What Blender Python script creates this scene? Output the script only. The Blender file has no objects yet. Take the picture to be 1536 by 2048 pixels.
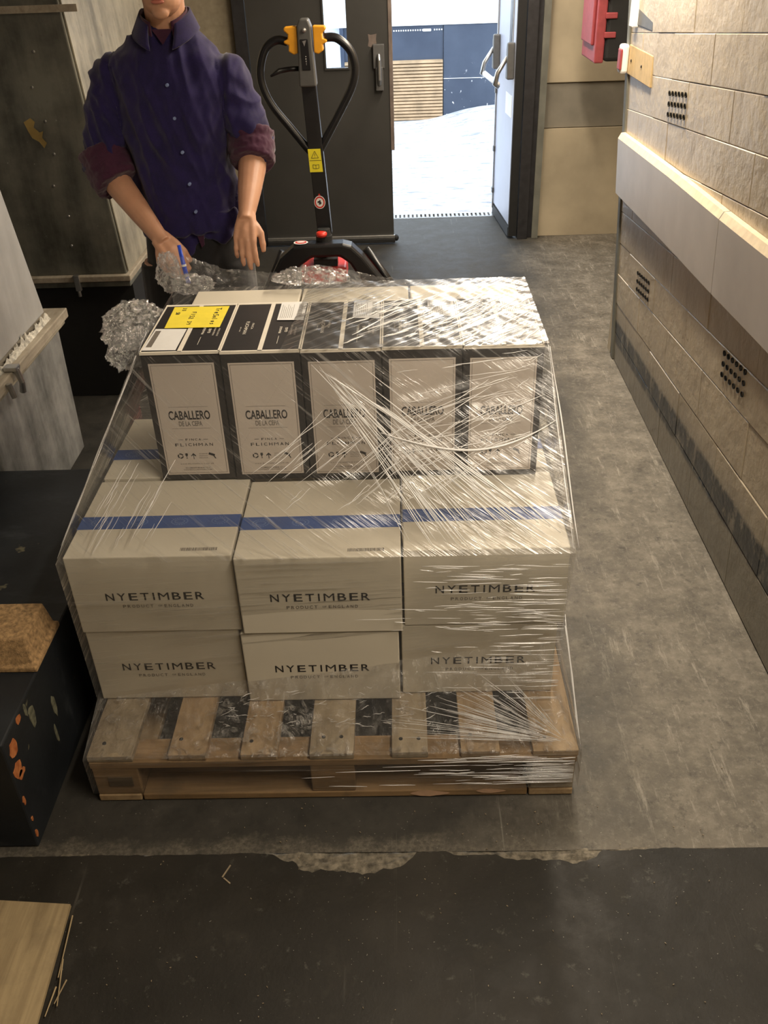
import bpy, bmesh, math, random
from mathutils import Vector, Matrix, noise
random.seed(7)
SC = bpy.context.scene
COL = SC.collection
PI = math.pi
# ------------------------------------------------------------------ camera
cam_d = bpy.data.cameras.new('camera'); cam = bpy.data.objects.new('camera', cam_d); COL.objects.link(cam)
cam_d.sensor_fit = 'VERTICAL'; cam_d.sensor_height = 36.0; cam_d.lens = 36.0 * 1800 / 2048
cam_d.clip_start = 0.05; cam_d.clip_end = 200
_r = Vector((0.9994936, 0.00795851, -0.03080931)); _u = Vector((0.02143064, 0.5473536, 0.83662702)); _f = Vector((-0.02352189, 0.83686361, -0.54690586))
m = Matrix.Identity(4)
for i in range(3): m[i][0] = _r[i]; m[i][1] = _u[i]; m[i][2] = -_f[i]
m[0][3], m[1][3], m[2][3] = 0.793, -1.505, 1.841
cam.matrix_world = m
SC.camera = cam
# ------------------------------------------------------------------ world, lights, exposure
SC.view_settings.view_transform = 'Standard'; SC.view_settings.look = 'None'
SC.view_settings.gamma = 1.0; SC.view_settings.use_curve_mapping = False
SC.view_settings.exposure = 0.0
w = bpy.data.worlds.new('overcast_sky'); SC.world = w; w.use_nodes = True
wb = w.node_tree.nodes['Background']; wb.inputs[0].default_value = (0.80, 0.90, 1.0, 1); wb.inputs[1].default_value = 4.4

def area(name, loc, sx, sy, power, col, rot=(0, 0, 0)):
    l = bpy.data.lights.new(name, 'AREA'); l.shape = 'RECTANGLE'; l.size = sx; l.size_y = sy
    l.energy = power; l.color = col
    o = bpy.data.objects.new(name, l); COL.objects.link(o); o.location = loc; o.rotation_euler = rot
    return o
WARM = (1.0, 0.86, 0.68)
LAMPS = [  # fluorescent battens under the ceiling: x, y, z, size x, size y, watts
    (1.45, 2.15, 2.40, 0.12, 1.45, 64.0),
    (1.38, -0.75, 2.40, 0.12, 1.15, 38.0),
    (1.32, 3.95, 2.40, 0.12, 1.10, 34.0),
]
for q in LAMPS:
    area('batten_light', (q[0], q[1], q[2] - 0.062), q[3], q[4], q[5], WARM)

# ------------------------------------------------------------------ materials
def ramp(nt, src, stops):
    r = nt.nodes.new('ShaderNodeValToRGB')
    el = r.color_ramp.elements
    while len(el) < len(stops): el.new(0.5)
    for e, (p, c) in zip(el, stops):
        e.position = p; e.color = (c[0], c[1], c[2], 1) if hasattr(c, '__len__') else (c, c, c, 1)
    nt.links.new(src, r.inputs[0]); return r.outputs[0]
def nz(nt, vec, scale, detail=4, rough=.55, sc=None, rot=None, dist=0.0):
    if sc or rot:
        mp = nt.nodes.new('ShaderNodeMapping'); nt.links.new(vec, mp.inputs[0])
        if sc: mp.inputs['Scale'].default_value = sc
        if rot: mp.inputs['Rotation'].default_value = rot
        vec = mp.outputs[0]
    n = nt.nodes.new('ShaderNodeTexNoise'); n.inputs['Scale'].default_value = scale
    n.inputs['Detail'].default_value = detail; n.inputs['Roughness'].default_value = rough
    n.inputs['Distortion'].default_value = dist
    nt.links.new(vec, n.inputs['Vector']); return n.outputs[0]
def mixc(nt, fac, a, b, mode='MIX'):
    mx = nt.nodes.new('ShaderNodeMix'); mx.data_type = 'RGBA'; mx.blend_type = mode
    for s, v in ((0, fac), (6, a), (7, b)):
        if isinstance(v, (int, float)): mx.inputs[s].default_value = v if s == 0 else (v, v, v, 1)
        elif isinstance(v, tuple): mx.inputs[s].default_value = (v[0], v[1], v[2], 1)
        else: nt.links.new(v, mx.inputs[s])
    return mx.outputs[2]
def mth(nt, op, a, b=0.0, c=None, clamp=False):
    n = nt.nodes.new('ShaderNodeMath'); n.operation = op; n.use_clamp = clamp
    for i, v in enumerate((a, b) if c is None else (a, b, c)):
        if isinstance(v, (int, float)): n.inputs[i].default_value = v
        else: nt.links.new(v, n.inputs[i])
    return n.outputs[0]
def bump(nt, h, strength, dist=0.004):
    b = nt.nodes.new('ShaderNodeBump'); b.inputs['Strength'].default_value = strength; b.inputs['Distance'].default_value = dist
    nt.links.new(h, b.inputs['Height']); return b.outputs[0]
def new(name):
    M = bpy.data.materials.new(name); M.use_nodes = True
    nt = M.node_tree; return M, nt, nt.nodes['Principled BSDF']
def pos(nt): return nt.nodes.new('ShaderNodeNewGeometry').outputs['Position']
def objc(nt): return nt.nodes.new('ShaderNodeTexCoord').outputs['Object']
def plain(name, col, rough=.5, metal=0.0, var=.12, scale=30, bmp=.0, spec=.5, coat=0):
    M, nt, b = new(name)
    n = nz(nt, pos(nt), scale, 4)
    lo = tuple(c * (1 - var) for c in col); hi = tuple(min(1, c * (1 + var)) for c in col)
    nt.links.new(ramp(nt, n, [(.3, lo), (.7, hi)]), b.inputs['Base Color'])
    b.inputs['Roughness'].default_value = rough; b.inputs['Metallic'].default_value = metal
    b.inputs['Specular IOR Level'].default_value = spec
    b.inputs['Coat Weight'].default_value = coat
    if bmp: nt.links.new(bump(nt, nz(nt, pos(nt), scale * 4, 5), bmp, .002), b.inputs['Normal'])
    return M

def floor_mat(name, dark):
    M, nt, b = new(name); P = pos(nt)
    sx = nt.nodes.new('ShaderNodeSeparateXYZ'); nt.links.new(P, sx.inputs[0])
    big = nz(nt, P, 1.7, 5, .6); mid = nz(nt, P, 9, 10, .74); fine = nz(nt, P, 95, 3, .7)
    if dark:
        c = ramp(nt, big, [(.3, (.011, .0105, .0088)), (.55, (.020, .018, .0145)), (.75, (.036, .032, .026))])
        c = mixc(nt, ramp(nt, mid, [(.55, 0.), (.8, .45)]), c, (.075, .07, .058))
        c = mixc(nt, ramp(nt, nz(nt, P, 26, 5, .7), [(.62, 0.), (.72, .55)]), c, (.10, .098, .085))
    else:
        # paler, worn concrete towards the right wall, darker paint elsewhere with the pallet's shadow in its colour
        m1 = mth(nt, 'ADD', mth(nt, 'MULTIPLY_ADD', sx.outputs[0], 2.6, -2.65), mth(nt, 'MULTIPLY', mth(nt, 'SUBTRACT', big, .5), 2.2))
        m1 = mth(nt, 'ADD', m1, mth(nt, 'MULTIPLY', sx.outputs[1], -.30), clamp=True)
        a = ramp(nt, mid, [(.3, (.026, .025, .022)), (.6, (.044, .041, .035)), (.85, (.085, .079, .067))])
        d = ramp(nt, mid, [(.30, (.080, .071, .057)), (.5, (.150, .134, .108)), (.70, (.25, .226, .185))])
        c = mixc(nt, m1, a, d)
        yb_ = mth(nt, 'ADD', sx.outputs[1], mth(nt, 'MULTIPLY', mth(nt, 'SUBTRACT', mid, .5), .22))
        c = mixc(nt, mth(nt, 'MULTIPLY', ramp(nt, mth(nt, 'MULTIPLY', yb_, -4.0), [(.44, 0.), (.60, .8)]), ramp(nt, fine, [(.4, .4), (.6, 1.)])), c, (.155, .138, .11))
        # dirt in mottled flecks
        fl = ramp(nt, nz(nt, P, 42, 6, .8), [(.52, 0.), (.70, .75)])
        c = mixc(nt, fl, c, mixc(nt, mth(nt, 'MULTIPLY', m1, .45), c, (.42, .39, .33)))
        wr_ = ramp(nt, nz(nt, P, 1.0, 7, .8, sc=(26, 3.2, 1), rot=(0, 0, .05)), [(.56, 0.), (.66, .55)])
        c = mixc(nt, mth(nt, 'MULTIPLY', wr_, m1), c, (.40, .37, .31))
        dk = ramp(nt, nz(nt, P, 30, 6, .75, sc=(1, .8, 1)), [(.54, 0.), (.72, .7)])
        c = mixc(nt, dk, c, mixc(nt, .8, c, (.02, .02, .018)))
    # scratches left by dragged pallets, running towards the door
    sc1 = nz(nt, P, 1.0, 3, .6, sc=(55, .9, 1), rot=(0, 0, .06), dist=.15)
    st = ramp(nt, sc1, [(.66, 0.), (.71, .38 if not dark else .10), (.76, 0.)])
    st = mth(nt, 'MULTIPLY', st, ramp(nt, nz(nt, P, 3.4, 3), [(.50, 0.), (.62, 1.)]))
    c = mixc(nt, st, c, (.42, .40, .35))
    sp = ramp(nt, nz(nt, P, 190, 1), [(.765, 0.), (.785, 1.)])
    c = mixc(nt, mth(nt, 'MULTIPLY', sp, .35), c, (.5, .48, .42))
    nt.links.new(c, b.inputs['Base Color'])
    nt.links.new(ramp(nt, mid, [(.3, .42 if dark else .5), (.7, .75)]), b.inputs['Roughness'])
    b.inputs['Specular IOR Level'].default_value = .35
    h = mth(nt, 'ADD', mth(nt, 'MULTIPLY', fine, .5), mid)
    nt.links.new(bump(nt, h, .35, .004), b.inputs['Normal'])
    return M

def wall_paint():
    M, nt, b = new('cream_painted_blockwork'); P = pos(nt)
    sx = nt.nodes.new('ShaderNodeSeparateXYZ'); nt.links.new(P, sx.inputs[0]); Y, Z = sx.outputs[1], sx.outputs[2]
    big = nz(nt, P, 2.2, 5, .6); mid = nz(nt, P, 11, 6, .65)
    c = ramp(nt, big, [(.3, (.46, .38, .27)), (.7, (.60, .51, .375))])
    # grime streaks running down
    dr = nz(nt, P, 1.0, 4, .6, sc=(1, 16, 1.6))
    c = mixc(nt, ramp(nt, dr, [(.52, 0.), (.80, .4)]), c, (.30, .25, .19))
    # dirt near the floor, rising line follows the courses
    zz = mth(nt, 'ADD', Z, mth(nt, 'MULTIPLY', mth(nt, 'SUBTRACT', Y, 2.67), .055))
    zb = mth(nt, 'ADD', zz, mth(nt, 'MULTIPLY', mth(nt, 'SUBTRACT', mid, .5), .03))
    zz = mth(nt, 'ADD', zz, mth(nt, 'MULTIPLY', mth(nt, 'SUBTRACT', mid, .5), .10))
    gr = ramp(nt, zz, [(.0, 1.), (.13, .9), (.30, .25), (.55, .0)])
    c = mixc(nt, gr, c, (.20, .185, .150))
    # worn stripe of old blue-black paint
    bl = ramp(nt, zb, [(.085, 0.), (.10, 1.), (.195, 1.), (.215, 0.)])
    bl = mth(nt, 'MULTIPLY', bl, ramp(nt, nz(nt, P, 16, 5, .7, sc=(1, 1, .6)), [(.40, .35), (.50, 1.)]))
    c = mixc(nt, mth(nt, 'MULTIPLY', bl, .97), c, (.010, .017, .026))
    nt.links.new(c, b.inputs['Base Color']); b.inputs['Roughness'].default_value = .36
    h = mth(nt, 'ADD', mth(nt, 'MULTIPLY', big, 2.5), mid)
    nt.links.new(bump(nt, h, .45, .012), b.inputs['Normal'])
    return M

def galv(name, lo, hi, rust=0.3, rough=.42):
    M, nt, b = new(name); P = pos(nt)
    n = nz(nt, P, 5, 6, .65); n2 = nz(nt, P, 1.0, 5, .6, sc=(9, 9, 1.2))
    c = ramp(nt, mth(nt, 'MULTIPLY', mth(nt, 'ADD', n, n2), .5), [(.38, lo), (.60, hi)])
    c = mixc(nt, ramp(nt, nz(nt, P, 14, 6, .8), [(.60, 0.), (.75, rust)]), c, (.10, .055, .03))
    c = mixc(nt, ramp(nt, nz(nt, P, 38, 3, .8), [(.70, 0.), (.76, .6)]), c, (.55, .54, .5))
    nt.links.new(c, b.inputs['Base Color']); b.inputs['Metallic'].default_value = .25; b.inputs['Roughness'].default_value = rough
    nt.links.new(bump(nt, n2, .3, .006), b.inputs['Normal'])
    return M

def wood(name, a, bcol, axis=1, dirt=.4):
    M, nt, b = new(name); P = pos(nt)
    s = [14, 14, 14]; s[axis] = 1.1
    n = nz(nt, P, 2.2, 6, .6, sc=tuple(s), dist=.6)
    c = ramp(nt, n, [(.32, a), (.62, bcol)])
    g = nz(nt, P, 9, 5, .7)
    c = mixc(nt, ramp(nt, g, [(.48, 0.), (.75, dirt)]), c, (.11, .085, .055))
    nt.links.new(c, b.inputs['Base Color']); b.inputs['Roughness'].default_value = .7
    nt.links.new(bump(nt, n, .4, .002), b.inputs['Normal'])
    return M

def film_mat(name, rot, su=1.6, sv=60., dens=.56, haze=.05, gloss=.10, streak=.5, crinkle=False, seed=0.0, rough=.20, bst=.8):
    """Clear stretch film: mostly see-through, glossy, with milky pleats where it folds and glints put in as white streaks."""
    M, nt, b = new(name); nt.nodes.remove(b)
    out = [n for n in nt.nodes if n.type == 'OUTPUT_MATERIAL'][0]
    uv = nt.nodes.new('ShaderNodeTexCoord').outputs['UV']
    mp = nt.nodes.new('ShaderNodeMapping'); nt.links.new(uv, mp.inputs[0])
    mp.inputs['Rotation'].default_value = (0, 0, rot); mp.inputs['Location'].default_value = (seed, seed * .7, 0)
    v = mp.outputs[0]
    if crinkle: n = nz(nt, v, 26, 5, .75, dist=1.4); n2 = nz(nt, v, 60, 3, .7, dist=1.)
    else:
        n = nz(nt, v, 1.0, 3, .6, sc=(su, sv, 1), dist=.12); n2 = nz(nt, v, 1.0, 2, .6, sc=(su * 5, sv * 2.3, 1), dist=.1)
    area_mask = ramp(nt, nz(nt, uv, 3.2, 2, .5), [(.34, .12), (.62, 1.)])
    s = mth(nt, 'MULTIPLY', ramp(nt, n, [(dens, 0.), (dens + .05, .45), (dens + .13, 1.)]), area_mask)
    s2 = mth(nt, 'MULTIPLY', ramp(nt, n2, [(.64, 0.), (.68, 1.)]), area_mask)
    s = mth(nt, 'MAXIMUM', s, s2)
    h = mth(nt, 'ADD', n, mth(nt, 'MULTIPLY', n2, .5))
    nrm = bump(nt, h, bst, .006 if not crinkle else .02)
    tr = nt.nodes.new('ShaderNodeBsdfTransparent'); tr.inputs[0].default_value = (.985, .985, .985, 1)
    gl = nt.nodes.new('ShaderNodeBsdfGlossy'); gl.inputs[0].default_value = (1, 1, 1, 1); gl.inputs['Roughness'].default_value = rough
    nt.links.new(nrm, gl.inputs['Normal'])
    df = nt.nodes.new('ShaderNodeBsdfDiffuse'); df.inputs[0].default_value = (.86, .87, .88, 1); nt.links.new(nrm, df.inputs['Normal'])
    tl = nt.nodes.new('ShaderNodeBsdfTranslucent'); tl.inputs[0].default_value = (.86, .87, .88, 1)
    milky = nt.nodes.new('ShaderNodeMixShader'); milky.inputs[0].default_value = .4
    nt.links.new(df.outputs[0], milky.inputs[1]); nt.links.new(tl.outputs[0], milky.inputs[2])
    m1 = nt.nodes.new('ShaderNodeMixShader'); nt.links.new(tr.outputs[0], m1.inputs[1]); nt.links.new(milky.outputs[0], m1.inputs[2])
    nt.links.new(mth(nt, 'MULTIPLY_ADD', s, streak * .45, haze, clamp=True), m1.inputs[0])  # diffuse white in the streaks stands in for glints
    fr = nt.nodes.new('ShaderNodeLayerWeight'); fr.inputs[0].default_value = .32; nt.links.new(nrm, fr.inputs['Normal'])
    m2 = nt.nodes.new('ShaderNodeMixShader'); nt.links.new(m1.outputs[0], m2.inputs[1]); nt.links.new(gl.outputs[0], m2.inputs[2])
    gf = mth(nt, 'MULTIPLY', mth(nt, 'ADD', fr.outputs['Fresnel'], gloss), mth(nt, 'MULTIPLY_ADD', s, streak * 3.2, .30))
    nt.links.new(mth(nt, 'MINIMUM', gf, .85), m2.inputs[0])
    nt.links.new(m2.outputs[0], out.inputs[0])
    return M
def cloth(name, a, bb, rough=.85):
    M, nt, b = new(name); P = pos(nt)
    wv = nz(nt, P, 420, 2, .6); n = nz(nt, P, 18, 4)
    c = ramp(nt, n, [(.3, a), (.7, bb)])
    c = mixc(nt, ramp(nt, wv, [(.35, 0.), (.65, .5)]), c, tuple(min(1, x * 1.4) for x in bb))
    nt.links.new(c, b.inputs['Base Color']); b.inputs['Roughness'].default_value = rough
    b.inputs['Sheen Weight'].default_value = .25; b.inputs['Specular IOR Level'].default_value = .25
    nt.links.new(bump(nt, wv, .25, .0008), b.inputs['Normal'])
    return M

MT = {}
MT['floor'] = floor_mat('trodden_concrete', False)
MT['floor_dark'] = floor_mat('dark_painted_floor', True)
MT['rubble'] = plain('broken_screed', (.17, .15, .115), .9, var=.6, scale=60, bmp=.9)
MT['wall'] = wall_paint()
MT['niche'] = plain('cream_plaster', (.42, .355, .25), .6, var=.18, scale=3, bmp=.15)
MT['niche_grey'] = plain('grey_cream_plaster', (.25, .225, .18), .65, var=.2, scale=4, bmp=.15)
MT['ceiling'] = plain('ceiling_paint', (.42, .38, .31), .8)
MT['darkwall'] = plain('near_black_wall', (.035, .032, .028), .8, var=.3, scale=4)  # near-black tone over the whole left wall
MT['beige'] = plain('beige_wall', (.36, .31, .22), .7)
MT['board_white'] = plain('off_white_board', (.56, .52, .485), .42, var=.08, scale=5, bmp=.05)
MT['board_top'] = plain('cream_board_edge', (.72, .60, .42), .5)
MT['galv_dark'] = galv('dark_galvanised_sheet', (.07, .072, .062), (.23, .23, .195), .35)
MT['galv_mid'] = galv('stained_lit_galvanised_sheet', (.22, .20, .15), (.55, .50, .38), .7)  # rust stains, plus a paler warm tone carrying lamplight on the far duct
MT['galv_light'] = galv('light_galvanised_sheet', (.42, .42, .41), (.53, .53, .52), .06, .5)
MT['galv_low'] = galv('scuffed_galvanised_sheet', (.13, .135, .13), (.40, .40, .385), .3, .5)
MT['putty'] = plain('flaking_white_putty', (.55, .53, .47), .9, var=.5, scale=50, bmp=.8)
MT['lath'] = wood('dusty_wood_flange', (.30, .26, .20), (.45, .40, .32), 1)
MT['black'] = plain('black_enamel', (.009, .009, .010), .32, var=.2)
MT['black_matt'] = plain('matt_black_rubber', (.012, .012, .012), .7)
MT['doorgrey'] = plain('dark_grey_door_paint', (.040, .039, .036), .5, var=.18, scale=3, bmp=.05)
MT['doorframe'] = plain('blackened_frame', (.018, .017, .019), .6, var=.4, scale=20)
MT['jamb'] = plain('grey_green_trim', (.15, .15, .125), .6, var=.2, scale=8)
MT['astragal'] = plain('worn_brown_metal', (.20, .16, .14), .5, .3, var=.25, scale=14)
MT['leaf'] = plain('pale_blue_grey_door_sheet', (.42, .44, .52), .38, .1, var=.06, scale=3)
MT['white'] = plain('white_paper', (.80, .80, .79), .6, var=.03)
MT['steel'] = plain('brushed_steel', (.45, .45, .44), .35, .9)
MT['grey_plastic'] = plain('grey_plastic', (.10, .10, .10), .45)
MT['red'] = plain('red_enamel', (.55, .030, .018), .4)
MT['redcase'] = plain('dull_red_plastic', (.33, .055, .062), .5)
MT['yellow'] = plain('amber_plastic', (.80, .36, .02), .4, var=.05)
MT['sticker'] = plain('yellow_sticker', (.80, .70, .03), .5, var=.03)
MT['label_yellow'] = plain('yellow_paper_label', (.92, .76, .06), .6, var=.05)
MT['ink'] = plain('black_ink', (.02, .018, .018), .7)
MT['ink_soft'] = plain('grey_brown_ink', (.16, .14, .12), .7)
MT['carton_white'] = plain('cream_white_carton', (.62, .575, .475), .55, var=.03, scale=6)
MT['carton_black'] = plain('black_printed_carton', (.020, .018, .018), .5, var=.15)
MT['carton_panel'] = plain('pale_printed_panel', (.56, .50, .445), .55, var=.03, scale=5)
MT['carton_edge'] = plain('raw_white_carton_edge', (.78, .73, .63), .6, var=.05)
MT['blue_band'] = plain('blue_printed_band', (.055, .105, .30), .5, var=.08)
MT['pale_print'] = plain('pale_blue_print', (.16, .24, .46), .5)
MT['wood'] = wood('pallet_wood_pale', (.30, .20, .105), (.42, .30, .17), 1, .5)
MT['wood2'] = wood('pallet_wood_grey', (.25, .195, .125), (.38, .31, .21), 1, .6)
MT['woodx'] = wood('pallet_stringer_wood', (.20, .125, .055), (.34, .22, .11), 0, .7)
MT['chip'] = plain('pressed_chipboard', (.42, .27, .13), .9, var=.45, scale=90, bmp=.9)
MT['ply'] = wood('worn_plywood', (.25, .185, .10), (.43, .33, .185), 1, .35)
MT['plinth'] = None
MT['skin'] = None
MT['shirt'] = cloth('navy_shirt_cloth', (.0085, .0062, .040), (.017, .011, .075))
MT['lining'] = cloth('maroon_lining_cloth', (.032, .008, .024), (.056, .014, .038))
MT['trousers'] = cloth('black_trouser_cloth', (.006, .006, .007), (.011, .011, .013))
MT['hair'] = plain('black_hair', (.01, .008, .007), .5)
MT['lips'] = plain('lip_skin', (.50, .17, .13), .45, var=.05)
MT['eye'] = plain('eye_white', (.7, .7, .68), .2)
MT['button'] = plain('pale_blue_button', (.22, .28, .5), .3)
MT['pen'] = plain('blue_plastic', (.02, .07, .60), .35)
MT['shoe'] = plain('black_leather', (.01, .01, .01), .4)
MT['louvre'] = plain('weathered_brown_louvre', (.42, .29, .17), .6, var=.2, scale=8)
MT['navy'] = None
MT['bright_wall'] = plain('white_rendered_wall', (.85, .87, .9), .8, var=.04)
MT['tan'] = plain('tan_painted_wood', (.55, .40, .20), .6)
MT['tube_white'] = None

def mk(name): return new(name)
M, nt, b = mk('scratched_dark_blue_paint'); P = pos(nt)
c = ramp(nt, nz(nt, P, 2, 6, .7, sc=(1, 1, 1)), [(.35, (.008, .010, .013)), (.7, (.022, .027, .033))])
c = mixc(nt, ramp(nt, nz(nt, P, 3.5, 6, .7, sc=(1, 3.2, 1.2), rot=(.9, 0, 0)), [(.56, 0.), (.74, .45)]), c, (.075, .085, .095))
c = mixc(nt, ramp(nt, nz(nt, P, 6.5, 4, .7), [(.665, 0.), (.70, .8)]), c, (.22, .20, .12))
nt.links.new(c, b.inputs['Base Color']); b.inputs['Roughness'].default_value = .55
nt.links.new(bump(nt, nz(nt, P, 12, 5, .7), .3, .004), b.inputs['Normal']); MT['plinth'] = M
M, nt, b = mk('rust_orange_chips')
nt.links.new(ramp(nt, nz(nt, pos(nt), 60, 5), [(.3, (.35, .09, .02)), (.7, (.62, .24, .08))]), b.inputs['Base Color']); b.inputs['Roughness'].default_value = .9; MT['rust'] = M
M, nt, b = mk('skin'); P = pos(nt)
c = ramp(nt, nz(nt, P, 14, 4), [(.3, (.50, .265, .165)), (.7, (.60, .33, .215))])
nt.links.new(c, b.inputs['Base Color']); b.inputs['Roughness'].default_value = .48; b.inputs['Subsurface Weight'].default_value = .12
b.inputs['Subsurface Radius'].default_value = (.02, .008, .004); b.inputs['Subsurface Scale'].default_value = .5
nt.links.new(bump(nt, nz(nt, P, 220, 3), .12, .001), b.inputs['Normal']); MT['skin'] = M
M, nt, b = mk('navy_cladding_with_flaked_paint'); P = pos(nt)
c = ramp(nt, nz(nt, P, 3, 5), [(.3, (.030, .042, .070)), (.7, (.050, .066, .10))])
sz = nt.nodes.new('ShaderNodeSeparateXYZ'); nt.links.new(P, sz.inputs[0])
lowm = ramp(nt, sz.outputs[2], [(.1, 1.), (.62, .0)])
fl = mth(nt, 'MULTIPLY', ramp(nt, nz(nt, P, 17, 4, .6), [(.66, 0.), (.69, 1.)]), lowm)
c = mixc(nt, fl, c, (.8, .82, .85))
nt.links.new(c, b.inputs['Base Color']); b.inputs['Roughness'].default_value = .5; MT['navy'] = M
M, nt, b = mk('lit_fluorescent_tube')
b.inputs['Emission Color'].default_value = (1, .88, .70, 1); b.inputs['Emission Strength'].default_value = 9; b.inputs['Base Color'].default_value = (.8, .8, .8, 1); MT['tube_white'] = M
M, nt, b = mk('clear_window_glass')
b.inputs['Base Color'].default_value = (.9, .95, 1, 1); b.inputs['Roughness'].default_value = .05
b.inputs['Transmission Weight'].default_value = 1; b.inputs['IOR'].default_value = 1.02; b.inputs['Specular IOR Level'].default_value = .3; MT['glass'] = M
M, nt, b = mk('overexposed_pale_yard'); P = pos(nt)
c = ramp(nt, nz(nt, P, 1.5, 6, .7, sc=(1, 5, 1)), [(.35, (.50, .52, .56)), (.6, (.72, .74, .78))])
c = mixc(nt, ramp(nt, nz(nt, P, 7, 6, .75, sc=(.6, 2.5, 1)), [(.47, 0.), (.60, .85)]), c, (.15, .165, .20))
nt.links.new(c, b.inputs['Base Color']); b.inputs['Roughness'].default_value = .9
nt.links.new(bump(nt, nz(nt, P, 12, 6), .5, .02), b.inputs['Normal']); MT['yard'] = M

# ------------------------------------------------------------------ mesh helpers
class G:
    """collects geometry in world coordinates, builds ONE mesh object"""
    def __init__(s): s.v = []; s.f = []; s.mi = []; s.uv = None
    def add(s, v, f, mi=0):
        o = len(s.v); s.v += [tuple(p) for p in v]; s.f += [tuple(i + o for i in q) for q in f]; s.mi += [mi] * len(f)
    def hexa(s, p, mi=0):   # 8 points: bottom 0-3 ccw, top 4-7
        s.add(p, [(3, 2, 1, 0), (4, 5, 6, 7), (0, 1, 5, 4), (1, 2, 6, 5), (2, 3, 7, 6), (3, 0, 4, 7)], mi)
    def box(s, x0, x1, y0, y1, z0, z1, mi=0):
        s.hexa([(x0, y0, z0), (x1, y0, z0), (x1, y1, z0), (x0, y1, z0), (x0, y0, z1), (x1, y0, z1), (x1, y1, z1), (x0, y1, z1)], mi)
    def obox(s, c, ax, ay, az, mi=0):   # centre and three half-axis vectors
        c, ax, ay, az = map(Vector, (c, ax, ay, az))
        s.hexa([c - ax - ay - az, c + ax - ay - az, c + ax + ay - az, c - ax + ay - az, c - ax - ay + az, c + ax - ay + az, c + ax + ay + az, c - ax + ay + az], mi)
    def quad(s, a, b_, c, d, mi=0): s.add([a, b_, c, d], [(0, 1, 2, 3)], mi)
    def prism(s, poly, fn, t0, t1, mi=0):   # poly in 2-D, fn(u, v, t) -> point
        n = len(poly)
        v = [fn(u, w_, t0) for u, w_ in poly] + [fn(u, w_, t1) for u, w_ in poly]
        s.add(v, [tuple(range(n))[::-1], tuple(range(n, 2 * n))] + [(i, (i + 1) % n, n + (i + 1) % n, n + i) for i in range(n)], mi)
    def tube(s, path, rad, seg=12, mi=0, flat=None, hint=None, cap=True):
        path = [Vector(p) for p in path]; n = len(path)
        if not hasattr(rad, '__len__'): rad = [rad] * n
        up = Vector(hint) if hint else None
        prev = None; base = len(s.v)
        for i, p in enumerate(path):
            t = (path[min(i + 1, n - 1)] - path[max(i - 1, 0)]).normalized()
            if prev is None:
                h = up if up else (Vector((0, 0, 1)) if abs(t.z) < .9 else Vector((1, 0, 0)))
                a = (h - t * h.dot(t)).normalized()
            else:
                a = (prev - t * prev.dot(t)).normalized()
            prev = a; bb = t.cross(a)
            r = rad[i]; ra, rb = (r, r) if not hasattr(r, '__len__') else r
            for k in range(seg):
                th = 2 * PI * k / seg
                s.v.append(tuple(p + a * (math.cos(th) * ra) + bb * (math.sin(th) * rb)))
        for i in range(n - 1):
            for k in range(seg):
                q = base + i * seg
                s.f.append((q + k, q + (k + 1) % seg, q + seg + (k + 1) % seg, q + seg + k)); s.mi.append(mi)
        if cap:
            s.f.append(tuple(base + k for k in range(seg))[::-1]); s.mi.append(mi)
            s.f.append(tuple(base + (n - 1) * seg + k for k in range(seg))); s.mi.append(mi)
    def ell(s, c, r, mi=0, nu=20, nv=12, rot=None):
        c = Vector(c); base = len(s.v)
        pts = []
        for j in range(1, nv):
            ph = PI * j / nv
            for i in range(nu):
                th = 2 * PI * i / nu
                p = Vector((r[0] * math.sin(ph) * math.cos(th), r[1] * math.sin(ph) * math.sin(th), r[2] * math.cos(ph)))
                if rot: p = rot @ p
                pts.append(tuple(c + p))
        a = Vector((0, 0, r[2])); a = rot @ a if rot else a
        s.v += pts + [tuple(c + a), tuple(c - a)]
        for j in range(nv - 2):
            for i in range(nu):
                q = base + j * nu
                s.f.append((q + i, q + nu + i, q + nu + (i + 1) % nu, q + (i + 1) % nu)); s.mi.append(mi)
        T = base + len(pts)
        for i in range(nu):
            s.f.append((T, base + i, base + (i + 1) % nu)); s.mi.append(mi)
            q = base + (nv - 2) * nu
            s.f.append((T + 1, q + (i + 1) % nu, q + i)); s.mi.append(mi)
    def grid(s, fn, n, m_, mi=0, uvf=None):
        base = len(s.v)
        if s.uv is None: s.uv = []
        for j in range(m_ + 1):
            for i in range(n + 1):
                a, b_ = i / n, j / m_
                s.v.append(tuple(fn(a, b_))); s.uv.append(uvf(a, b_) if uvf else (a, b_))
        for j in range(m_):
            for i in range(n):
                q = base + j * (n + 1) + i
                s.f.append((q, q + 1, q + n + 2, q + n + 1)); s.mi.append(mi)
    def build(s, name, mats, parent=None, smooth=False, bevel=0, seg=2, kind=None, label=None):
        if not isinstance(mats, (list, tuple)): mats = [mats]
        org = Vector(parent.matrix_world.translation) if parent else Vector((0, 0, 0))
        if parent and parent.get('_org'): org = Vector(parent['_org'])
        me = bpy.data.meshes.new(name)
        me.from_pydata([tuple(Vector(p) - org) for p in s.v], [], s.f); me.update()
        for q in mats: me.materials.append(q)
        me.polygons.foreach_set('material_index', s.mi)
        if smooth: me.polygons.foreach_set('use_smooth', [True] * len(me.polygons))
        if s.uv and len(s.uv) == len(s.v):
            ul = me.uv_layers.new(name='UVMap')
            ul.data.foreach_set('uv', [c_ for lp in me.loops for c_ in s.uv[lp.vertex_index]])
        o = bpy.data.objects.new(name, me); COL.objects.link(o)
        if parent: o.parent = parent; o['_org'] = tuple(org)
        if bevel:
            md = o.modifiers.new('bevel', 'BEVEL'); md.width = bevel; md.segments = seg; md.limit_method = 'ANGLE'
        if kind: o['kind'] = kind
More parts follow.
